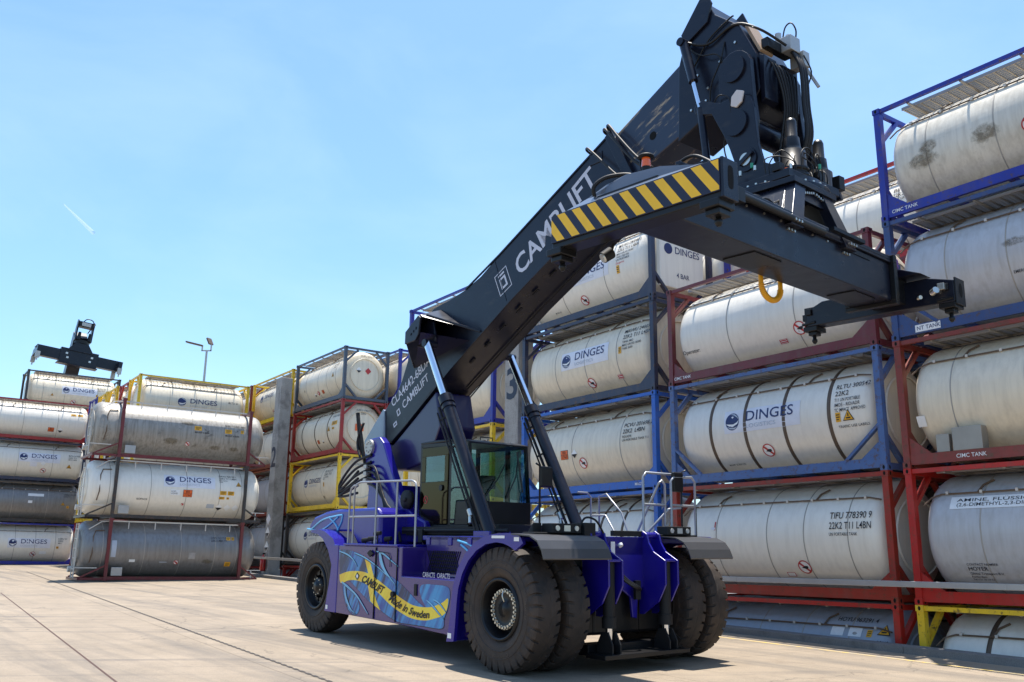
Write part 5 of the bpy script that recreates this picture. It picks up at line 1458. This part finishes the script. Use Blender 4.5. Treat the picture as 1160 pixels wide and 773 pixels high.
# bundle of hydraulic hoses from tail to deck
hz = bpy.data.objects.new('hose_bundle', None); COL.objects.link(hz); hz.parent = rs
for k in range(5):
    mb = MB(); dz = -.16 * k; dx = .0
    mb.tube([(-6.25, -.90, 3.75 + dz * .9), (-6.8, -.98, 3.62 + dz), (-7.35, -1.0, 3.25 + dz * .7), (-7.45, -1.0, 3.05 + dz * .35), (-7.2, -.98, 3.12 + dz * .5), (-6.7, -.95, 3.42 + dz)] if k < 4 else [(-6.65, -.9, 4.5), (-6.9, -.9, 4.1), (-6.7, -.92, 3.7)], .029, 8, 0, None, 6); mb.build('hose', M_HOSE, hz)
for k in range(4):
    mb = MB(); mb.tube([(-6.35 + .02 * k, -.93, 3.52 - .13 * k), (-5.95 + .02 * k, -.97, 3.45 - .14 * k), (-5.62 + .07 * k, -1.0, 3.0 - .1 * k), (-5.35 + .09 * k, -1.02, 2.5), (-5.1 + .09 * k, -1.04, 2.2), (-4.95 + .09 * k, -1.05, 1.9)], .029, 8, 0, None, 6); mb.build('hose', M_HOSE, hz)
for k in range(3):
    mb = MB(); mb.box(-6.42, -6.30, -.99, -.87, 3.46 - .15 * k, 3.54 - .15 * k); mb.build('hose_clamp', M_GALV, hz)
mb = MB(); mb.tube([(-6.6, -.75, 3.4), (-6.85, -.85, 4.0), (-6.95, -.9, 4.75)], .045, 8); mb.tube([(-6.55, -.88, 3.5), (-6.72, -.88, 4.1), (-6.95, -.9, 4.75)], .03, 8); mb.build('hose_guide', M_MATT, hz)
mb = MB()
for p in ((-4.55, 1.95), (-4.35, 2.05), (-4.8, 1.92), (-3.95, 1.95)):
    mb = MB(); mb.cyl((p[0] - .08, -1.8, p[1]), (p[0] + .06, -1.75, p[1] + .02), .05, .04, 10); mb.box(p[0] - .01, p[0] + .01, -1.79, -1.77, 1.86, p[1]); mb.build('hose_coupling', M_MATT, rs)
mb = MB(); mb.lathe([(-.05, .001), (-.05, .19), (.05, .19), (.05, .12), (.02, .001)], (-4.75, -.88, 2.75), (0, 1, 0), 24); mb.lathe([(-.06, .05), (-.08, .05), (-.08, .001)], (-4.75, -.88, 2.75), (0, 1, 0), 16); mb.build('air_filter', M_MATT, rs)

# --- boom head, links, rotator
head = bpy.data.objects.new('boom_head', None); COL.objects.link(head); head.parent = rs
mb = MB()
mb.prism([(2.35, 9.60), (2.50, 10.05), (2.48, 10.20), (2.75, 10.42), (3.0, 10.47), (3.12, 10.22), (3.58, 9.82), (3.86, 9.22), (3.90, 8.62), (3.66, 8.30), (3.12, 8.64), (2.30, 8.30)], -.445, .445)
mb.build('head_box', M_BOOM, head, .02)
mb = MB()
for s in (-1, 1): mb.prism([(2.46, 10.12), (2.86, 10.58), (3.0, 10.66), (3.10, 10.42), (3.0, 10.12), (2.55, 9.92)], s * .47 - .02, s * .47 + .02)
mb.build('lifting_ear', M_BOOM, head, .006)
mb = MB(); mb.prism([(3.62, 9.80), (3.86, 9.28), (3.90, 9.30), (3.66, 9.83)], -.36, -.05, 'y', 0); mb.build('reflector_plate', plain('warm_worn_plate', (.35, .24, .15), .5), head)
mb = MB()                                                     # folded guard plates on the front of the head
mb.prism([(3.90, 9.2), (3.98, 9.15), (3.98, 8.45), (3.90, 8.4)], -.42, -.10); mb.prism([(3.90, 9.2), (3.98, 9.15), (3.98, 8.45), (3.90, 8.4)], .08, .44)
mb.build('front_guard', M_BOOM, head, .008)
for s in (-1, 1):
    y = s * .60
    lk = bpy.data.objects.new('link_arm', None); COL.objects.link(lk); lk.parent = rs
    def rr(cx, cz, r, a0, a1, n=8): return [(cx + math.cos(R(a0 + (a1 - a0) * i / n)) * r, cz + math.sin(R(a0 + (a1 - a0) * i / n)) * r) for i in range(n + 1)]
    mb = MB()
    up = rr(3.60, 8.98, .30, 170, -10) + [(3.92, 8.45)] + rr(3.66, 8.05, .30, 0, -150, 8) + [(3.32, 8.35), (3.31, 8.7)]
    mb.prism(up, y - .05, y + .05)
    mb.build('upper_link', M_BOOM, lk, .012)
    mb = MB(); y2 = y + s * .095
    lo = [(3.05, 8.66)] + rr(2.98, 8.55, .10, 80, 260, 6) + [(3.10, 8.40), (3.22, 8.36), (3.42, 7.95), (3.52, 7.70), (3.60, 7.45), (3.62, 7.10), (3.75, 6.98), (4.45, 6.98), (4.42, 7.12), (4.10, 7.30), (4.02, 7.62), (3.98, 8.2), (3.92, 8.40), (3.72, 8.50), (3.40, 8.48), (3.22, 8.56)]
    mb.prism(lo, y2 - .035, y2 + .035)
    mb.build('lower_link', M_BOOM, lk, .010)
    mb = MB()
    for (cx, cz, r, l) in ((3.60, 8.98, .215, .09),): mb.cyl((cx, y, cz), (cx, y + s * l, cz), r, r * .97, 32)
    mb.build('pin_cap', M_BOOM, lk, .006)
    mb = MB(); mb.cyl((3.82, y2, 7.42), (3.82, y2 + s * .06, 7.42), .19, .18, 28); mb.build('pin_cap', M_BOOM, lk, .006)
    mb = MB(); mb.cyl((3.67, y2, 8.05), (3.67, y2 + s * .075, 8.05), .21, .20, 32); mb.build('pin_cap', M_BOOM, lk, .006)
    mb = MB(); mb.cyl((3.82, y2 + s * .06, 7.42), (3.82, y2 + s * .08, 7.42), .095, .095, 24); mb.build('pin_end', M_BOLT, lk)
    mb = MB(); mb.beam((3.72, y2 + s * .09, 7.36), (3.95, y2 + s * .09, 7.50), .03, .06, (0, 0, 1)); mb.build('keeper', M_BOOM, lk)
    mb = MB(); mb.prism([(3.62, 8.48), (3.72, 8.56), (3.84, 8.50), (3.80, 8.34), (3.70, 8.28), (3.60, 8.34)], min(y + s * .135, y + s * .17), max(y + s * .135, y + s * .17)); mb.build('sensor_plate', plain('pale_sensor', (.55, .50, .48), .4), lk, .01)
    mb = MB(); mb.tube([(3.2, y + s * .08, 8.5), (3.35, y + s * .12, 8.62), (3.55, y + s * .13, 8.5), (3.55, y + s * .12, 8.2), (3.42, y + s * .12, 7.8), (3.5, y + s * .12, 7.45), (3.62, y + s * .1, 7.3)], .011, 6, 0, None, 5); mb.build('sensor_cable', M_HOSE, lk)
    # damping cylinder: from the head to the ear, then down
    dc = bpy.data.objects.new('damping_cylinder', None); COL.objects.link(dc); dc.parent = rs
    a = Vector((2.62, s * .62, 9.86)); b = Vector((2.98, s * .70, 8.56)); c = Vector((3.12, s * .72, 7.35))
    mb = MB(); mb.cyl(a, a.lerp(b, .60), .075, .075, 18); mb.cyl(b, c, .058, .058, 14); mb.cyl(a + Vector((0, -.1, 0)), a + Vector((0, .1, 0)), .07, .07, 14); mb.build('barrel', M_BOOM, dc)
    mb = MB(); mb.cyl(a.lerp(b, .58), b, .038, .038, 14); mb.build('piston_rod', M_CHROME, dc)
mb = MB(); mb.cyl((3.68, -.60, 8.02), (3.68, .60, 8.02), .17, .17, 24); mb.build('cross_pin', M_BOOM, head)
mb = MB()
for k in range(3): mb.tube([(4.1, .15 + k * .06, 9.35), (4.25, .12 + k * .06, 9.0), (4.28, .1 + k * .06, 8.4), (4.30, .1 + k * .06, 7.9), (4.15, .1 + k * .05, 7.5)], .03, 8, 0, None, 6)
mb.tube([(2.6, -.60, 9.9), (3.0, -.50, 9.72), (3.5, -.46, 9.85), (3.9, -.4, 9.62), (4.1, .0, 9.4)], .022, 6, 0, None, 6); mb.tube([(2.7, -.48, 9.45), (3.0, -.47, 9.80), (3.4, -.47, 9.98), (3.5, -.47, 10.0)], .014, 6, 0, None, 5)
mb.build('head_hoses', M_HOSE, head)
mb = MB(); mb.box(3.85, 4.15, .05, .30, 9.35, 9.60); mb.box(3.95, 4.2, .30, .46, 9.15, 9.40); mb.cyl((3.9, .1, 9.6), (3.9, .1, 9.72), .05, .05, 10); mb.cyl((4.0, .22, 9.6), (4.0, .22, 9.70), .04, .04, 10); mb.beam((4.10, .42, 9.25), (4.30, .50, 8.80), .05, .05)
mb.build('camera_box', M_GALV, head, .01)
mb = MB(); mb.tube([(3.9, .2, 9.6), (3.95, .22, 9.85), (4.05, .24, 9.90), (4.12, .25, 9.75), (4.1, .26, 9.6)], .012, 6, 0, None, 5); mb.tube([(4.2, .3, 9.3), (4.3, .32, 9.0), (4.25, .3, 8.8)], .012, 6, 0, None, 5); mb.build('camera_cable', M_HOSE, head)

mb = MB()
for (x, z) in ((2.75, 9.3), (2.95, 9.0), (3.2, 9.35), (3.5, 9.55), (2.6, 8.75), (2.9, 8.8)): mb.cyl((x, -.447, z), (x, -.465, z), .022, .022, 6)
mb.build('head_bolts', M_BOLT, head)
for k in range(7):
    mb = MB(); yo = -.30 + k * .09
    mb.tube([(3.86 + .02 * k, yo, 9.25 - .05 * k), (4.06, yo + .02, 8.95), (4.10, yo * .6 + .05, 8.4), (4.02, yo * .5 + .02 * k, 7.8), (3.95 + .04 * k, yo * .8, 7.15)], .016 + .004 * (k % 3), 7, 0, None, 6); mb.build('head_hose', M_HOSE, head)
mb = MB(); mb.box(3.35, 3.6, .455, .60, 9.2, 9.5); mb.box(3.86, 3.98, -.30, .30, 9.34, 9.50); mb.build('junction_box', M_BLACK, head, .01)
mb = MB(); mb.tube([(3.3, -.45, 9.65), (3.25, -.52, 9.3), (3.05, -.50, 9.0), (3.0, -.48, 8.75)], .012, 6, 0, None, 5); mb.tube([(2.55, -.45, 9.9), (2.9, -.56, 9.55), (3.2, -.52, 9.45), (3.3, -.46, 9.2)], .012, 6, 0, None, 5); mb.build('head_cable', M_HOSE, head)
rot = bpy.data.objects.new('rotator', None); COL.objects.link(rot); rot.parent = rs
RX, RY = 4.02, -.25
mb = MB(); mb.lathe([(0, .001), (0, .62), (.10, .62), (.10, .70), (.18, .70), (.18, .62), (.30, .60), (.30, .001)], (RX, RY, 6.72), (0, 0, 1), 48); mb.box(3.45, 4.6, RY - .62, RY + .62, 6.90, 7.02); mb.build('slewing_ring', M_BOOM, rot, .008)
mb = MB()
for k in range(30):
    a = 2 * math.pi * k / 30; mb.cyl((RX + math.cos(a) * .66, RY + math.sin(a) * .66, 6.90), (RX + math.cos(a) * .66, RY + math.sin(a) * .66, 6.93), .02, .02, 6)
mb.build('ring_bolts', M_BOLT, rot)
for (mx, my, hh) in ((4.35, -.38, .95), (4.15, .62, .98), (3.3, .35, .45)):
    mb = MB(); mb.lathe([(0, .001), (0, .23), (.07, .23), (.07, .20), (.12, .20), (.12, .22), (.16, .22), (.16, .195), (hh * .45, .185), (hh * .5, .13), (hh * .54, .12), (hh * .68, .11), (hh * .70, .085), (hh - .05, .08), (hh, .06), (hh, .001)], (mx, my, 7.02), (0, 0, 1), 26)
    mb.build('slewing_motor', M_BLACK, rot)
rn = random.Random(5)
for k in range(16):
    mb = MB(); a = rn.uniform(-1.2, 2.2); r = rn.uniform(.45, .75)
    p = Vector((RX + math.cos(a) * r, RY + math.sin(a) * r * 1.1, 7.02)); q = Vector((RX + math.cos(a + .6) * .6, RY + math.sin(a + .6) * .66, 7.05))
    mb.tube([p, p + Vector((0, 0, .16 + rn.uniform(0, .15))), (p + q) / 2 + Vector((0, 0, .28 + rn.uniform(-.1, .1))), q + Vector((0, 0, .15)), q], .009, 6, 0, None, 4); mb.build('hose', M_HOSE, rot)
for k in range(10):
    mb = MB(); a = rn.uniform(-2.2, 1.8); p = Vector((RX + math.cos(a) * .72, RY + math.sin(a) * .74, 6.95 + rn.uniform(-.05, .2)))
    mb.cyl(p, p + Vector((.0, 0, .07)), .022, .022, 8, k % 4); mb.build('fitting', [M_BOLT, M_ORANGE, plain('green_cap', (.02, .25, .15), .4), M_BOLT], rot)
for k in range(4):
    mb = MB(); p = Vector((4.35 + .05 * k, -.9 + .42 * k, 7.02)); mb.box(p.x, p.x + .12, p.y, p.y + .14, 7.02, 7.14 + .03 * k); mb.build('valve_block', M_BLACK, rot, .006)

# --- spreader, across the machine
sp = bpy.data.objects.new('spreader', None); COL.objects.link(sp); sp.parent = rs
sp.location = (4.42, -1.01, 0); sp.rotation_euler = (0, 0, R(3.4))
# local: x forward, y along the spreader (+ far end), z world-like
def mount(name, mats, mb, bevel=.008, parent=None): return mb.build(name, mats, parent or sp, bevel)
mb = MB()
mb.box(-.10, .52, -2.75, 2.22, 5.46, 6.02)
mb.box(-.58, -.14, -2.75, 1.6, 5.74, 6.02)
mount('main_beam', M_BOOM, mb, .012)
mb = MB(); mb.box(-.62, .56, -2.85, 2.20, 6.021, 6.06); mb.box(-.62, -.56, -2.8, 2.2, 6.06, 6.12); mb.box(.50, .56, -2.8, 2.2, 6.06, 6.12); mount('top_flange', M_BOOM, mb)
mb = MB()
for z0_, z1_ in ((5.40, 5.46), (6.02, 6.14)): mb.box(-.20, .60, 2.20, 2.30, z0_, z1_)
mb.box(-.20, -.11, 2.20, 2.30, 5.46, 6.02); mb.box(.52, .60, 2.20, 2.30, 5.46, 6.02); mount('end_collar', M_BLACK, mb)
mb = MB(); mb.box(-.06, .46, 2.15, 2.9, 5.52, 5.94); mb.box(-.5, .4, -3.0, -2.7, 5.56, 5.94); mount('telescopic_beam', M_BLACK, mb)
# near end beam with striped outer face
def end_beam(s):
    yo = s * 3.06; yi = s * 2.80; y0, y1 = sorted((yo, yi))
    mb = MB()
    mb.prism([(-1.18, 5.42), (-1.18, 5.80), (-1.02, 5.86), (1.0, 5.86), (1.26, 5.86), (1.26, 5.42)] if s < 0 else [(-1.18, 5.44), (-1.18, 5.70), (-.9, 5.82), (.8, 5.86), (1.18, 5.76), (1.18, 5.44)], y0, y1)
    if s > 0: mb.prism([(-.75, 5.86), (-.55, 6.02), (.5, 6.02), (.8, 5.90)], 2.60, 2.98)
    o = mount('end_beam', M_BOOM if s > 0 else M_BLACK, mb, .012)
    for tx_ in (-1.13, 1.13 if s < 0 else 1.06):
        mb = MB()
        if s < 0:
            mb.box(tx_ - .12, tx_ + .12, -3.09, -2.80, 5.34, 5.43); mb.box(tx_ - .09, tx_ + .09, -3.04, -2.83, 5.27, 5.34)
        else:
            mb.box(tx_ - .10, tx_ + .10, 2.82, 3.08, 5.44, 5.76); mb.box(tx_ - .12, tx_ + .12, 2.80, 3.10, 5.36, 5.44); mb.box(tx_ - .07, tx_ + .07, 2.86, 3.02, 5.30, 5.36)
            mb.box(tx_ - .15, tx_ - .10, 2.84, 2.92, 5.55, 5.66); mb.cyl((tx_ - .13, 2.80, 5.48), (tx_ + .10, 2.80, 5.50), .025, .025, 8); mb.box(tx_ - .05, tx_ + .05, 2.76, 2.82, 5.62, 5.72)
        mount('corner_block', M_BLACK, mb, .012, o)
        mb = MB(); mb.lathe([(.0, .001), (.0, .02), (.04, .045), (.07, .04), (.08, .03), (.16, .03)], (tx_, s * 2.93, 5.17), (0, 0, 1), 16); mount('twistlock', M_BLACK, mb, 0, o)
    return o
eb = end_beam(-1); fb = end_beam(1)
mb = MB(); yf = -3.085
mb.prism([(-1.17, 5.49), (-1.17, 5.835), (1.265, 5.835), (1.265, 5.49)], yf, -3.062); plate = mount('warning_plate', M_STRIPEDARK, mb, .004, None)
mb = MB()
def clipband(x0, x1, sl, za, zb, lo, hi):
    """parallelogram stripe clipped to [lo,hi] in x"""
    pts = [(x0 + sl, za), (x1 + sl, za), (x1, zb), (x0, zb)]
    def clip(P, f_in, inter):
        out = []
        for i in range(len(P)):
            a, b = P[i], P[(i + 1) % len(P)]
            if f_in(a): out.append(a)
            if f_in(a) != f_in(b): out.append(inter(a, b))
        return out
    for lim, sg in ((lo, 1), (hi, -1)):
        pts = clip(pts, lambda p: (p[0] - lim) * sg >= 0, lambda a, b: (lim, a[1] + (b[1] - a[1]) * (lim - a[0]) / (b[0] - a[0])))
        if len(pts) < 3: return
    mb.add([(x, yf - .002, z) for x, z in pts], [tuple(range(len(pts)))])
for k in range(-2, 12): clipband(-1.32 + k * .248, -1.32 + k * .248 + .128, .25, 5.50, 5.83, -1.165, 1.26)
mount('hazard_stripes', M_YEL, mb, 0, plate)
mb = MB()      # sloping housing behind the stripes, sunlit look painted as a lighter grey
mb.add([(-.95, -3.05, 5.862), (1.05, -3.05, 5.862), (.85, -2.90, 5.95), (.35, -2.88, 6.09), (-.15, -2.88, 6.14), (-.45, -2.88, 6.10), (-.72, -2.92, 5.99)], [(0, 1, 2, 3, 4, 5, 6)])
mb.box(-.45, .35, -2.79, -2.5, 5.88, 6.07)
mount('end_housing', plain('sunlit_grey_navy', (.10, .115, .145), .3, .1, .4), mb, 0)
mb = MB(); mb.box(1.262, 1.30, -3.07, -2.80, 5.42, 5.86, 0); mount('end_cap', M_BOOM, mb, .008, eb)
mb = MB(); vs = [(1.302, -2.935 + math.cos(a) * .05, 5.66 + max(-.08, min(.08, math.sin(a) * .14)) + math.sin(a) * .05) for a in [2 * math.pi * i / 20 for i in range(20)]]; mb.add(vs, [tuple(range(20))]); mount('lock_window', M_HOLE, mb, 0, eb)
mb = MB(); mb.box(1.182, 1.21, 2.79, 3.11, 5.40, 5.80); mount('end_cap', M_BLACK, mb, .01, fb)
mb = MB(); vs = [(1.213, 2.95 + math.cos(a) * .06, 5.62 + math.sin(a) * .11) for a in [2 * math.pi * i / 20 for i in range(20)]]; mb.add(vs, [tuple(range(20))]); mount('lock_window', M_HOLE, mb, 0, fb)
mb = MB(); vs = [(-.45 + math.cos(a) * .07, 2.598, 5.95 + math.sin(a) * .05) for a in [2 * math.pi * i / 16 for i in range(16)]]; mb.add(vs, [tuple(range(16))]); mount('lamp_hole', M_HOLE, mb, 0, fb)
mb = MB(); mb.cyl((.9, 2.72, 5.60), (.98, 2.66, 5.62), .05, .05, 12); mb.cyl((.70, 2.7, 5.55), (.75, 2.66, 5.55), .03, .03, 10); mb.box(.98, 1.08, 2.70, 2.78, 5.62, 5.72); mount('lock_actuator', M_BOLT, mb, .004, fb)
mb = MB(); mb.box(.30, .52, 2.35, 2.55, 6.0, 6.16); mount('work_lamp', M_PURPLECAP, mb, .03)
mb = MB(); mb.box(.24, .44, 2.62, 2.80, 6.02, 6.14); mount('work_lamp', M_NAVYINK, mb, .03)
mb = MB(); mb.cyl((-.62, -2.62, 5.36), (-.66, -2.72, 5.28), .075, .07, 16, 0); mb.cyl((-.655, -2.715, 5.282), (-.665, -2.73, 5.27), .06, .055, 16, 1); mb.tube([(-.62, -2.62, 5.36), (-.6, -2.6, 5.47)], .02, 6); mount('work_lamp', [M_MATT, M_LENS], mb, 0)
mb = MB(); bx, bz = -.06, 6.20; mb.cyl((bx, -2.62, 6.05), (bx, -2.62, bz + .08), .055, .055, 16, 0); mb.cyl((bx, -2.62, bz + .08), (bx, -2.62, bz + .19), .058, .05, 16, 1); mb.lathe([(0, .001), (0, .10), (.025, .09), (.03, .001)], (bx, -2.62, bz + .20), (0, 0, 1), 20, 0); mb.tube([(bx - .07, -2.62, bz), (bx - .09, -2.62, bz + .22)], .012, 6); mount('beacon', [M_MATT, M_BEACON], mb, 0)
mb = MB(); mb.tube([(-.58, -2.95, 5.97), (-.56, -2.98, 6.08), (-.45, -2.9, 6.18), (-.25, -2.8, 6.19), (-.10, -2.75, 6.14)], .026, 8, 0, None, 6); mb.tube([(.3, -2.6, 6.08), (.42, -2.6, 6.20), (.6, -2.6, 6.22), (.8, -2.62, 6.10), (1.0, -2.7, 5.92)], .02, 8, 0, None, 6); mount('hose_loop', M_HOSE, mb, 0)
mb = MB(); mb.prism([(.10, 6.06), (.22, 6.20), (.65, 6.24), (.75, 6.16), (.75, 6.06)], -2.4, -2.2); mount('hose_tray', M_BOOM, mb, .006)
# trapezoid carrier between slewing ring and main beam, sliding on it
mb = MB()
cb, ct_ = .22, .45      # centre of the carrier at its foot and at its top
def hexa(bot, top):     # quad at the foot (y0,y1,x0,x1) and at the top
    (y0, y1, x0, x1, z0_), (Y0, Y1, X0, X1, z1_) = bot, top
    mb.add([(x0, y0, z0_), (x1, y0, z0_), (x1, y1, z0_), (x0, y1, z0_), (X0, Y0, z1_), (X1, Y0, z1_), (X1, Y1, z1_), (X0, Y1, z1_)], [(0, 1, 2, 3), (4, 5, 6, 7), (0, 1, 5, 4), (1, 2, 6, 5), (2, 3, 7, 6), (3, 0, 4, 7)])
hexa((cb - .84, cb - .55, .46, .62, 5.92), (ct_ - .46, ct_ - .20, .22, .36, 6.74))
hexa((cb + .55, cb + .84, .46, .62, 5.92), (ct_ + .20, ct_ + .46, .22, .36, 6.74))
hexa((cb - .84, cb - .78, -.5, .46, 5.98), (ct_ - .46, ct_ - .40, -.4, .22, 6.74))
hexa((cb + .78, cb + .84, -.5, .46, 5.98), (ct_ + .40, ct_ + .46, -.4, .22, 6.74))
hexa((ct_ - .50, ct_ + .50, .31, .37, 6.50), (ct_ - .44, ct_ + .44, .26, .32, 6.72))
hexa((cb - .80, cb + .80, .53, .58, 5.98), (cb - .74, cb + .74, .49, .54, 6.14))
mb.box(-.55, .40, ct_ - .55, ct_ + .55, 6.70, 6.78)
mount('slide_carrier', M_BOOM, mb, .004)
mb = MB()
for sgn in (-1, 1):
    for k in range(3):
        for zz, oo in ((5.98, .655), (5.88, .545)):
            y = cb + sgn * .70 + (k - 1) * .07; mb.cyl((oo - .04, y, zz), (oo, y, zz), .018, .018, 8)
    for k in range(6): mb.cyl((.36, ct_ + sgn * .04 + sgn * k * .055, 6.66 - k * .012), (.385, ct_ + sgn * .04 + sgn * k * .055, 6.66 - k * .012), .018, .018, 8)
mount('carrier_bolts', M_BOLT, mb, 0)
mb = MB(); mb.cyl((.60, -1.9, 6.0), (.60, .2, 6.0), .05, .05, 16); mb.box(.53, .67, -2.7, -1.7, 5.88, 6.06); mount('slide_cylinder', M_BLACK, mb, .004)
for k in range(6):
    mb = MB(); mb.tube([(.30 + .03 * k, -2.4 + .25 * k, 6.08), (.42, -1.9 + .22 * k, 6.14 + .02 * k), (.36, -1.2 + .2 * k, 6.10), (.30, -.5 + .15 * k, 6.3), (.1, .3, 6.72)], .014, 6, 0, None, 5); mb.build('spreader_hose', M_HOSE, sp)
mb = MB()
for k in range(12): mb.cyl((.52, -2.6 + k * .38, 5.95), (.532, -2.6 + k * .38, 5.95), .016, .016, 6)
mount('beam_bolts', M_BOLT, mb, 0)
for q in ((-.02, .44, -1.2, -.6), (.0, .42, 1.3, 1.9)):
    mb = MB(); mb.box(q[0], q[1], q[2], q[3], 5.445, 5.459); mount('access_cover', M_BLACK, mb, 0)
mb = MB(); mb.box(.522, .535, .9, 1.6, 5.93, 5.99); mb.box(.6, .68, .35, 1.2, 6.05, 6.10); mount('slide_strip', M_BLACK, mb, 0)
mb = MB(); hp = [Vector((-.2, .17 + math.cos(t) * .24, 5.42 - math.sin(t) * .20)) for t in [math.pi * k / 14 for k in range(15)]]
mb.tube([Vector((-.2, .41, 5.74))] + hp + [Vector((-.2, -.07, 5.74))], .034, 10)
for k in range(1, 28):
    t = math.pi * k / 28; c = Vector((-.2, .17 + math.cos(t) * .24, 5.42 - math.sin(t) * .20)); mb.lathe([(-.006, .033), (-.006, .043), (.006, .043), (.006, .033)], c, (0, -math.sin(t) * .24, -math.cos(t) * .20), 10)
mount('spiral_hose', M_HOSEY, mb, 0)

# ------------------------------------------------------------------ second reach stacker behind the far-left stack: only its boom end and spreader rise above the tanks
ds = thing('reach_stacker', 'distant dark reach stacker raising its spreader above the highest tank at the left', 'reach stacker')
mid = Vector((-33.3, 68.4, 16.75)); hd = WYAW
ds.location = (mid.x, mid.y, gz(mid.y)); ds.rotation_euler = (0, 0, hd)
zs = mid.z - gz(mid.y)          # height of the spreader
L = lambda *p: p
ROLLT = R(-5.5)
spd = bpy.data.objects.new('spreader', None); COL.objects.link(spd); spd.parent = ds; spd.location = (0, 0, zs); spd.rotation_euler = (-ROLLT * -1, 0, 0)
mb = MB(); mb.box(-.35, .35, -1.35, 1.35, -.55, .60); mb.box(-.4, .4, -1.45, 1.45, -.62, -.55); mb.build('main_beam', M_BOOM, spd, .02)
mb = MB(); mb.box(-.28, .28, -2.9, 2.9, -.38, .42); mb.build('telescopic_beam', M_BOOM, spd, .01)
for s in (-1, 1):
    mb = MB(); mb.box(-1.2, 1.2, min(s * 2.75, s * 3.02), max(s * 2.75, s * 3.02), -.28, .22); mb.prism([(s * 2.8, .2), (s * 2.95, .45), (s * 3.1, .2)], -.2, .3, 'x'); mb.build('end_beam', M_BOOM, spd, .01)
    for x in (-1.1, 1.1):
        mb = MB(); mb.box(x - .12, x + .12, s * 2.90 - .15, s * 2.90 + .15, -.75, -.28); mb.cyl((x, s * 2.9, -.95), (x, s * 2.9, -.75), .05, .05, 10); mb.build('corner_block', M_GALV, spd)
for x, y in ((.36, -.8), (.36, .8), (.36, -.9), (.36, .9)):
    mb = MB(); mb.box(x, x + .02, y - .08, y + .08, .12 if abs(y) > .85 else -.2, .26 if abs(y) > .85 else -.06); mb.build('lamp_lens', M_LENS, spd)
mb = MB(); mb.prism([(-.95, .45), (-.45, 1.15), (.45, 1.15), (.95, .45)], -.45, .45, 'x'); mb.build('slide_carrier', M_BOOM, spd, .01)
mb = MB(); mb.cyl((0, 0, 1.15), (0, 0, 1.4), .55, .55, 24); mb.build('slewing_ring', M_BLACK, spd)
for x, y in ((.4, -.35), (.4, .4)):
    mb = MB(); mb.cyl((x, y, 1.4), (x, y, 2.0), .15, .10, 16); mb.build('slewing_motor', M_BLACK, spd)
mb = MB(); mb.prism([(-.5, 1.35), (.4, 1.35), (.25, 2.3), (.3, 2.9), (-.2, 3.1), (-.45, 2.4)], -.62, -.50); mb.prism([(-.5, 1.35), (.4, 1.35), (.25, 2.3), (.3, 2.9), (-.2, 3.1), (-.45, 2.4)], .50, .62); mb.build('link_arm', M_BOOM, spd, .02)
mb = MB(); mb.box(-.2, .45, -.5, .5, 2.45, 2.85); mb.tube([(.3, -.4, 2.5), (.45, -.1, 3.05), (.45, .4, 3.0), (.4, .55, 2.4)], .04, 8, 0, None, 5); mb.tube([(.4, .2, 2.0), (.5, .4, 2.5), (.4, .6, 2.8)], .04, 6, 0, None, 5); mb.build('head_hoses', M_BLACK, spd)
mb = MB(); mb.box(.46, .52, -.35, .30, 2.5, 2.78); mb.build('lamp_bar', M_GALV, spd)
# boom, chassis, wheels hidden below
mb = MB(); mb.beam((-.2, 0, zs + 1.9), (-6.2, 0, zs - 5.2), .95, .9, (0, 0, 1)); mb.build('inner_boom', M_BOOM, ds, .02)
mb = MB(); mb.beam((-3.4, 0, zs - 1.2), (-12.2, 0, 4.0), 1.05, 1.15, (0, 0, 1)); mb.build('outer_boom', M_BOOM, ds, .02)
mb = MB(); mb.box(-13.5, -5.5, -1.9, 1.9, .8, 2.0); mb.box(-13.8, -11.5, -1.6, 1.6, 2.0, 2.6); mb.prism([(-12.8, 2.6), (-12.4, 4.4), (-11.8, 4.4), (-11.0, 2.6)], -.9, .9); mb.build('chassis', M_BLUE, ds, .05)
mb = MB(); mb.box(-10.4, -8.2, -.8, .8, 2.05, 3.8); mb.build('cab_body', M_BLACK, ds, .05)
for s in (-1, 1):
    mb = MB(); mb.cyl((-9.3, s * 1.1, 9.2), (-6.6, s * 1.1, 2.0), .16, .16, 16); mb.build('lifting_cylinder', M_BOOM, ds)
    wheel(ds, -5.6, s * 1.955, .94, 0, s); wheel(ds, -12.6, s * 1.465, .94, 0, s, 'rear', name='steering_wheel')
